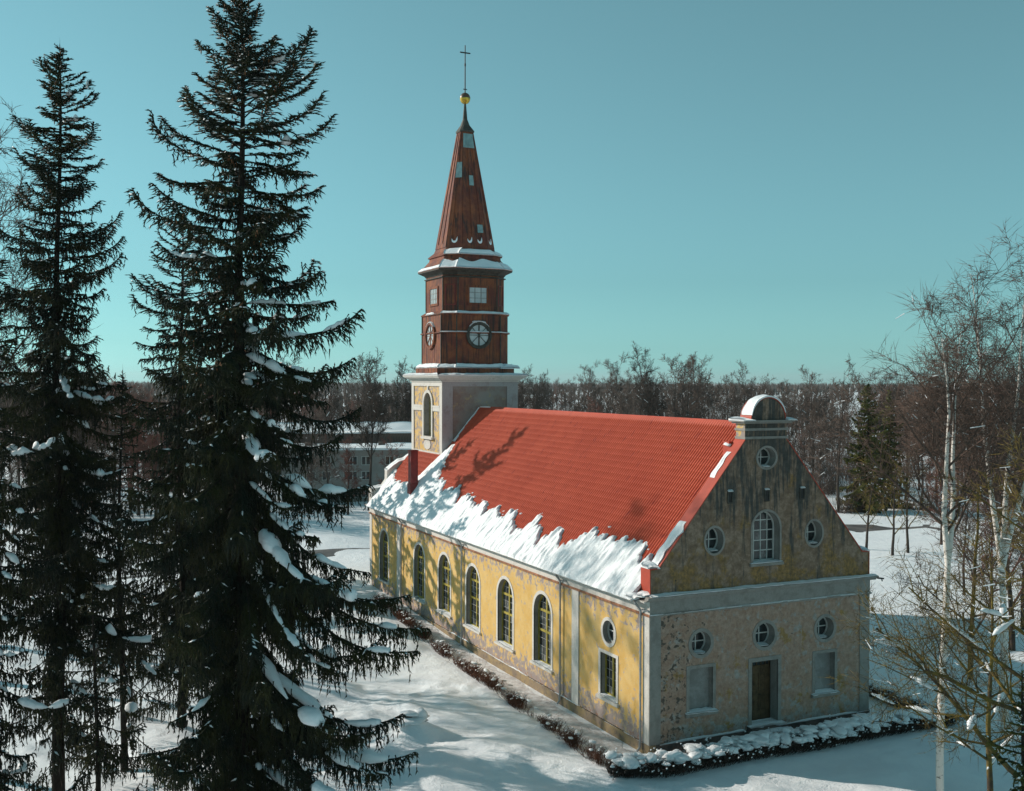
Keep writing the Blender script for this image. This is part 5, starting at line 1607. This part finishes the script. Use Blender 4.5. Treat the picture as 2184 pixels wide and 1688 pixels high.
# ---- snow covered stump in the churchyard
zt_ = gz(-9.0, 6.75)
st_ = empty("stump", (-9.0, 6.75, zt_ - .1), "broken tree stump buried in a mound of snow left of the hedge", "stump")
b = MB(); b.bar((-.18, .05, -.3), (-.20, .05, .18), .26, .22, 9); b.bar((.25, -.05, -.4), (.30, -.05, .22), .20, .17, 8); b.build("trunk", MT['bark'], st_)
b = MB(); b.box(-.55, .12, -.16, .16, .16, .21); b.build("slab", MT['bark'], st_)
for (x, y, z, sx, sy, sz) in ((-.22, .0, .26, .50, .30, .22), (.40, -.02, .20, .36, .33, .38), (.05, .06, -.05, .7, .6, .3), (-.6, .05, -.08, .6, .5, .25)):
    link("snow_cap", BLOBS[int(abs(x * 10)) % 7], st_, (x, y, z), (0, 0, x * 3), (sx, sy, sz))
lump_rng = random.Random(12)
b_ = empty("boulder", (8.25, -.75, gz(8.25, -.75)), "dark snow capped boulder beside the doorstep", "boulder")
b = MB(); vs = [(math.cos(t) * .40 * (1 + .2 * math.sin(t * 3)), math.sin(t) * .26, z_) for z_, s_ in ((-.2, 1), (.12, 1.0), (.30, .7)) for t in np.linspace(0, 6.283, 11)[:-1]]
vs = [(x * s_, y * s_, z_) for (x, y, z_), s_ in zip(vs, [1.0] * 10 + [1.02] * 10 + [.62] * 10)]
b.add(vs, [(j * 10 + i, j * 10 + (i + 1) % 10, j * 10 + 10 + (i + 1) % 10, j * 10 + 10 + i) for j in range(2) for i in range(10)] + [tuple(range(20, 30))]); b.build("rock_body", MT['plinth_dark'], b_)
clump(b_, (-.02, 0, .28), (.40, .27, .17), lump_rng, "snow_cap")

# ================================================================== BACKGROUND
def local(cx, cy, ang): # building frame: x along the front, y away
    return Matrix.Translation((cx, cy, 0)) @ Matrix.Rotation(ang, 4, 'Z')
# long grey apartment block behind the west end
pa = at(785, 1000, 152.)
apt = empty("apartment_building", (pa[0], pa[1], 0), "long low grey apartment block with snowy flat roof, left of the tower", "building")
apt.rotation_euler = (0, 0, -.30)
Z1 = 7.0
wins = []
for row, z0 in enumerate((.6, 3.1, 5.2)):
    for k in range(-3, 8):
        x = k * 2.75 + (.3 if k % 2 else -.3)
        wd_ = 1.9 if k % 3 == 2 else 1.25
        wins.append((x - wd_ / 2, x + wd_ / 2, z0 - .1, z0 + 1.15))
b = MB(); b.plate(rect(-12, 24, -.5, Z1), [rect(*w) for w in wins], lambda u, v, d: (u, d, v), 0, .25); b.box(-12, 24, .45, 11, -.5, Z1); b.build("wall", MT['apartment'], apt)
b = MB(); b.box(-12.5, 24.5, -.6, 11.5, Z1, Z1 + .28); b.build("roof_slab", MT['trim_grey'], apt)
nx_, ny_ = 80, 12
X, Y = np.meshgrid(np.linspace(-12.5, 24.5, nx_), np.linspace(-.65, 11.5, ny_), indexing='ij')
pad("roof_snow", np.stack([X, Y, 0 * X + Z1 + .28], -1), np.array([0, 0, 1.]), .30 + .16 * vnoise(X / 2.5, Y / 1.5, 0, 3), apt)
pm = {}
for (x0, x1, z0, z1) in wins:
    w_ = round(x1 - x0, 2)
    if w_ not in pm:
        b = MB(); n_ = 3 if w_ > 1.5 else 2
        b.ring(rect(0, w_, 0, 1.25), rect(.08, w_ - .08, .08, 1.17), lambda u, v, d: (u, d, v), .10, .2)
        for j in range(1, n_): b.box(w_ * j / n_ - .05, w_ * j / n_ + .05, .11, .19, .08, 1.17)
        b2 = MB(); b2.box(.08, w_ - .08, .17, .22, .08, 1.17)
        pm[w_] = (b.mesh("window", MT['white_frame']), b2.mesh("pane", MT['glass']))
    o = link("window", pm[w_][0], apt, (x0, 0, z0)); link("pane", pm[w_][1], o)
for x in (-6.0, 8.2):
    b = MB(); b.bar((x, 3, Z1 + .3), (x, 3, Z1 + 2.3), .12, k=6); b.build("flue", MT['rust_pipe'], apt)
for x in (-9., 1.5, 14.):
    b = MB(); b.box(x, x + 1.0, 4, 5, Z1 + .2, Z1 + 1.1); b.build("vent_box", MT['barn'], apt)
# long wooden barn behind it
pb = at(790, 930, 196.)
barn = empty("barn", (pb[0], pb[1], 0), "long weathered board barn with a snowy roof edge behind the apartment block", "building")
barn.rotation_euler = (0, 0, -.28)
b = MB(); b.box(-40, 34, 0, 9, -.5, 7.6); b.build("wall", MT['barn'], barn)
plm = MB(); plm.box(0, .42, -.06, 0, 0, 7.5); plm = plm.mesh("board", MT['barn'])
for k in range(148): link("board", plm, barn, (-40 + k * .5, -.02 - .05 * ((k * 7) % 3) / 3, 0))
b = MB(); b.prism([(-.9, 7.5), (4.5, 9.0), (9.9, 7.5), (9.9, 7.3), (-.9, 7.3)], lambda u, v, d: (d, u, v), -41, 35); b.build("roof", MT['barn'], barn)
X, Y = np.meshgrid(np.linspace(-41, 35, 90), np.linspace(-1., 4.5, 8), indexing='ij')
pad("roof_snow", np.stack([X, Y, 7.5 + (Y + .9) / 5.4 * 1.5], -1), np.array([0, 0, 1.]), .30 + .18 * vnoise(X / 3, Y / 2, 0, 5), barn)
# far low farm sheds, snow roofed, glimpsed between the trunks
def shed(x, y, D, w_, h_, lb, rot):
    q = at(x, y, D)
    s_ = empty("shed", (q[0], q[1], gz(q[0], q[1])), lb, "shed", "sheds beyond the woods")
    s_.rotation_euler = (0, 0, rot)
    b = MB(); b.box(-w_ / 2, w_ / 2, 0, 7, 0, h_); b.build("wall", MT['barn'], s_)
    b = MB(); b.prism([(-.5, h_), (3.5, h_ + 2.2), (7.5, h_), (7.5, h_ - .2), (-.5, h_ - .2)], lambda u, v, d: (d, u, v), -w_ / 2 - .5, w_ / 2 + .5); b.build("roof", MT['snow'], s_)
shed(930, 870, 255., 26, 3.2, "low shed with a white roof glimpsed between trees left of the tower", -.25)
shed(742, 860, 270., 30, 3.0, "long low shed with white roof far behind the barn", -.3)
shed(1150, 840, 290., 22, 4.0, "white roofed shed between trees just right of the tower", -.4)

# ---- woods: individual leafless trees sharing a set of grown shapes
VAR = []
def variant(seed, H, mats, snow, **kw):
    rng = random.Random(seed)
    T, Lm, Tw = skeleton(rng, H, **kw)
    ss = snow_segs(rng, Lm, snow * .8, .045, 1.0)
    return (seg_mesh("trunk", T, mats[0], 6), seg_mesh("crown", Lm, mats[1], 3, .028, fine=Tw), seg_mesh("crown_snow", ss, MT['snow'], 4) if ss else None, H)
base_kw = dict(r0_=.24, levels=4, twigs=4, wig=.12)
for i in range(4): VAR.append(variant(100 + i, 17 + 1.2 * i, (MT['twig_dark'], MT['twig']), .10, crown0=.25, spread=.55, up=.35, len_k=.36, limb_n=(12, 14), **base_kw))
for i in range(2): VAR.append(variant(110 + i, 13 + i, (MT['twig_dark'], MT['twig_red']), .06, crown0=.15, spread=.6, up=.3, len_k=.42, limb_n=(13, 15), **base_kw))
for i in range(2): VAR.append(variant(120 + i, 20 + i, (MT['twig_dark'], MT['twig_dark']), .12, crown0=.3, spread=.45, up=.55, len_k=.34, limb_n=(13, 16), **base_kw))
BUSH = [variant(130 + i, 5.0 + i, (MT['twig_dark'], MT['twig'] if i % 2 else MT['twig_red']), .10, crown0=.02, spread=.7, up=.2, len_k=.55, limb_n=(15, 18), r0_=.07, levels=4, twigs=4, wig=.14) for i in range(2)]
print("variants", round(time.time() - T0, 2), [len(v[1].polygons) for v in VAR])
KIND = ["grey brown leafless tree", "reddish leafless tree", "tall dark leafless tree", "leafless bush"]
GRP = ["grey brown trees", "reddish trees", "dark trees", "bushes"]
def zone(ix, D):
    if ix < 640: return "in the woods seen between the left spruces"
    if ix < 1095: return "in the woods behind the barn and left of the tower"
    if ix < 1330: return "in the woods over the tower end of the roof"
    if ix < 1640: return "in the woods over the gable end of the roof"
    if ix < 1900: return "in the woods right of the gable top"
    return "in the woods behind the birches"
wr_ = random.Random(77)
placed = []
def view_x(x, y):
    d = np.array([x, y, 0]) - CAM; zc = d @ fw; return 1092 + FPX * (d @ rr) / zc, zc
def put(x, y, v, kind, sc, name="woodland_tree"):
    t, c, s_, H = v
    root = empty(name, (x, y, gz(x, y) - .05), KIND[kind] + " " + zone(*view_x(x, y)), "bush" if kind == 3 else "bare tree", GRP[kind] + " " + zone(*view_x(x, y)))
    root.rotation_euler = (0, 0, wr_.uniform(0, 6.28)); root.scale = (sc * wr_.uniform(.9, 1.1), sc * wr_.uniform(.9, 1.1), sc)
    link("trunk", t, root); link("crown", c, root)
    if s_: link("crown_snow", s_, root)["kind"] = "stuff"
    placed.append((x, y))
def view_x(x, y):
    d = np.array([x, y, 0]) - CAM; zc = d @ fw; return 1092 + FPX * (d @ rr) / zc, zc
EDGE_X = [600, 1000, 1100, 1560, 1700, 1800, 1900, 2020, 2200, 2500]; EDGE_D = [128, 150, 190, 175, 148, 137, 146, 138, 122, 114]
tries = 0
while len(placed) < 470 and tries < 14000:
    tries += 1
    ix = wr_.uniform(-60, 2420)
    D = float(np.interp(ix, EDGE_X, EDGE_D)) + 260 * wr_.random() ** 2.0
    q = at(ix, 812, D); x, y = q[0], q[1]
    rd = float(seg_dist(np.array([x]), np.array([y]), ROAD)[0])
    if rd < 8: continue
    bx, by = x - pa[0], y - pa[1]
    ca, sa = math.cos(.30), math.sin(.30); lx, ly = bx * ca - by * sa, bx * sa + by * ca
    if -15 < lx < 27 and -26 < ly < 30: continue
    if 610 < ix < 1000 and D < 205: continue
    bx, by = x - pb[0], y - pb[1]
    if abs(by + bx * .28) < 16 and abs(bx) < 45: continue
    edge = np.interp(ix, [600, 1000, 1100, 1560, 1700, 1800, 1900, 2020, 2200, 2500], [128, 150, 190, 175, 148, 137, 146, 138, 122, 114])
    if D < edge: continue
    if 1795 < ix < 1925 and D < 172: continue
    # snowy clearings
    if vnoise(x / 34., y / 34., 0, 90) > .55: continue
    sp_ = 3.0 if D < 250 else 5.0
    if any((x - a) ** 2 + (y - b_) ** 2 < sp_ ** 2 for a, b_ in placed): continue
    red = vnoise(x / 50., y / 50., 0, 91) + (.75 if 1100 < ix < 1330 and D < 300 else 0)
    hs_ = wr_.random()
    if hs_ < .22: put(x, y, BUSH[wr_.randrange(2)], 3, wr_.uniform(.8, 1.3), "woodland_bush")
    elif red > .35: put(x, y, VAR[4 + wr_.randrange(2)], 1, wr_.uniform(.75, 1.1))
    elif hs_ < .75: put(x, y, VAR[wr_.randrange(4)], 0, (.80 + .22 * float(vnoise(x / 22., y / 22., 0, 93))) * wr_.uniform(.85, 1.1))
    else: put(x, y, VAR[6 + wr_.randrange(2)], 2, (.76 + .2 * float(vnoise(x / 22., y / 22., 0, 93))) * wr_.uniform(.85, 1.1))
print("woods", len(placed), tries, round(time.time() - T0, 2))
# single trees that stand out
def lone(x, y, D, v, sc, lb, name="woodland_tree", cat="bare tree"):
    q = at(x, y, D); t, c, s_, H = v
    root = empty(name, (q[0], q[1], gz(q[0], q[1])), lb, cat); root.scale = (sc, sc, sc); root.rotation_euler = (0, 0, x)
    link("trunk", t, root); link("crown", c, root)
    if s_: link("crown_snow", s_, root)["kind"] = "stuff"
lone(787, 812, 140., VAR[6], .92, "tall bare tree standing before the grey apartment block")
lone(700, 812, 128., VAR[0], .80, "bare tree screening the left part of the grey apartment block")
lone(664, 812, 134., VAR[3], .78, "bare tree half hidden by the boughs left of the apartment block")
lone(742, 812, 136., VAR[4], .70, "reddish twigged tree in front of the apartment block windows")
lone(838, 812, 141., VAR[5], .62, "small reddish bare tree by the apartment block, nearest the tower")
lone(1790, 812, 140., VAR[1], 1.02, "thick bare tree with snow on its low limbs left of the two dark spruces")
lone(2060, 812, 86., VAR[1], .55, "short grey bare tree on the snow behind the forked birch")
lone(2120, 812, 78., VAR[4], .62, "reddish bare tree in the tangle between the two birches")
lone(2185, 812, 74., VAR[0], .66, "grey bare tree in the tangle at the right edge")
lone(2010, 812, 112., VAR[5], .62, "reddish bare tree by the road, behind the forked birch")
lone(1828, 812, 160., VAR[2], .86, "bare tree just left of the broad dark spruce")
lone(1640, 812, 170., VAR[0], .95, "round crowned bare tree behind the domed gable top")
lone(1735, 812, 165., VAR[3], .85, "bare tree right of the domed gable top, breaking the horizon")
lone(1405, 812, 185., VAR[7], 1.04, "tallest bare tree of the skyline over the red roof")
lone(1300, 812, 190., VAR[2], 1.0, "upright many stemmed tree of the skyline over the left of the red roof")
lone(1465, 812, 195., VAR[0], 1.16, "round crowned bare tree of the skyline over the red roof, right of the tallest")
# distant conifers
for i, (x, D, ztop, w_, lb) in enumerate([(1850, 141., 818, 62, "broad dark spruce among bare trees right of the gable"), (1896, 145., 832, 40, "narrower dark spruce just right of the broad one"),
                                         (822, 260., 806, 22, "far spruce left of the tower above the barn"), (848, 262., 803, 20, "far pointed spruce close to the tower's left edge"), (866, 266., 800, 16, "slim far spruce touching the tower's left edge"), (800, 268., 812, 18, "far spruce leftmost of the row above the barn")]):
    q = at(x, 812, D); H = zpx(ztop, D); r_ = w_ * D / FPX * 1.25
    pf = ([0, 1, 3, H * .5, H * .8, H], [r_ * .8, r_, r_, r_ * .72, r_ * .34, .05])
    spruce("distant_spruce", (q[0], q[1], gz(q[0], q[1])), H, lb, pf, pf, 200 + i, dens=.42 if i > 1 else 1.1, rtrunk=.22, z0=.4, needle='needle_olive' if i < 2 else 'needle', snow=.12 if i < 2 else 0, group="far spruces in the woods", shoot=.085 if i > 1 else .17, hang=.55)
# far woods up to the horizon: one mass
def far_woods():
    rng = np.random.default_rng(3); sp = Soup(); sn = Soup()
    n = 5600
    D = 330 + 2300 * rng.random(n) ** 1.7; ix = rng.uniform(-300, 2600, n)
    keep = vnoise(ix / 130., D / 160., 0, 12) > -.35
    D, ix = D[keep], ix[keep]; n = len(D)
    base = CAM[None] + (fw[None] + rr[None] * ((ix - 1092) / FPX)[:, None]) * D[:, None]; x, y = base[:, 0], base[:, 1]
    z = gh(x, y); H = rng.uniform(9, 15.5, n) * (1 + .35 * vnoise(ix / 60., D / 300., 0, 14))
    A = np.stack([x, y, z], -1); T = A + np.stack([0 * x, 0 * x, H * .8], -1)
    sp.add(tubes(A, T, .25, .08))
    for k in range(13):
        t = .25 + .6 * rng.random(n); st = A + (T - A) * t[:, None]
        a = rng.uniform(0, 6.28, n); r_ = H * rng.uniform(.10, .30, n) * (1.15 - t)
        e = st + np.stack([np.cos(a) * r_, np.sin(a) * r_, H * rng.uniform(.06, .26, n)], -1)
        sp.add(cones3(st, e, .26 * (1 + D / 900.)))
    n = 2600
    D = 1300 + 2000 * rng.random(n); ix = rng.uniform(-400, 2700, n)
    base = CAM[None] + (fw[None] + rr[None] * ((ix - 1092) / FPX)[:, None]) * D[:, None]; x, y = base[:, 0], base[:, 1]; z = gh(x, y); H = rng.uniform(10, 16, n)
    for k in range(7):
        st = np.stack([x + rng.normal(0, 2.5, n), y + rng.normal(0, 2.5, n), z], -1); e = st + np.stack([rng.normal(0, 1.2, n), rng.normal(0, 1.2, n), H * rng.uniform(.7, 1.05, n)], -1)
        sp.add(cones3(st, e, rng.uniform(.7, 1.5, n)))
    o = link("far_woods", sp.mesh("far_woods", MT['twig']))
    tag(o, "grey brown leafless woods stretching to the horizon", "woods", kind="stuff")
far_woods()
def undergrowth():
    rng = np.random.default_rng(8); n = 7600
    ix = rng.uniform(640, 2400, n); D = np.interp(ix, EDGE_X, EDGE_D) + 170 * rng.random(n) ** 2.2
    base = CAM[None] + (fw[None] + rr[None] * ((ix - 1092) / FPX)[:, None]) * D[:, None]; x, y = base[:, 0], base[:, 1]
    e_ = np.interp(ix, [600, 1000, 1100, 1560, 1700, 1800, 1900, 2020, 2200, 2500], [205, 205, 190, 175, 148, 139, 143, 140, 128, 118])
    bx, by = x - pb[0], y - pb[1]
    keep = (D > e_) & (vnoise(x / 15., y / 15., 0, 60) > -.25) & (seg_dist(x, y, ROAD) > 7) & ~((np.abs(by + bx * .28) < 14) & (np.abs(bx) < 45))
    x, y = x[keep], y[keep]; n = len(x); z = gh(x, y); A = np.stack([x, y, z - .1], -1)
    sp = Soup()
    for k in range(12):
        a = rng.uniform(0, 6.28, n); h = rng.uniform(1.2, 3.6, n); l = rng.uniform(.2, 1.3, n)
        st = A + np.stack([rng.normal(0, .5, n), rng.normal(0, .5, n), 0 * x], -1)
        sp.add(cones3(st, st + np.stack([np.cos(a) * l, np.sin(a) * l, h], -1), .04))
    o = link("undergrowth", sp.mesh("undergrowth", MT['twig']))
    tag(o, "tangled leafless brush under the woodland trees", "undergrowth", kind="stuff")
undergrowth()
# low forest floor ridge on the horizon is left to the ground itself
print("total", round(time.time() - T0, 2), "objects", len(bpy.data.objects))

# ------------------------------------------------------------------ air
hz = bpy.data.materials.new("thin_winter_haze"); hz.use_nodes = True
hn = hz.node_tree; hn.nodes.clear()
ho = hn.nodes.new("ShaderNodeOutputMaterial"); hv = hn.nodes.new("ShaderNodeVolumePrincipled")
hv.inputs["Color"].default_value = (.86, .93, .95, 1); hv.inputs["Density"].default_value = HAZE
hv.inputs["Anisotropy"].default_value = .2
hn.links.new(hv.outputs[0], ho.inputs["Volume"])
b = MB(); b.box(-3700, 3700, -520, 5400, -6, 47)
tag(b.build("haze", hz), "thin pale winter haze over the whole landscape", kind="stuff")
SC.cycles.volume_bounces = 0
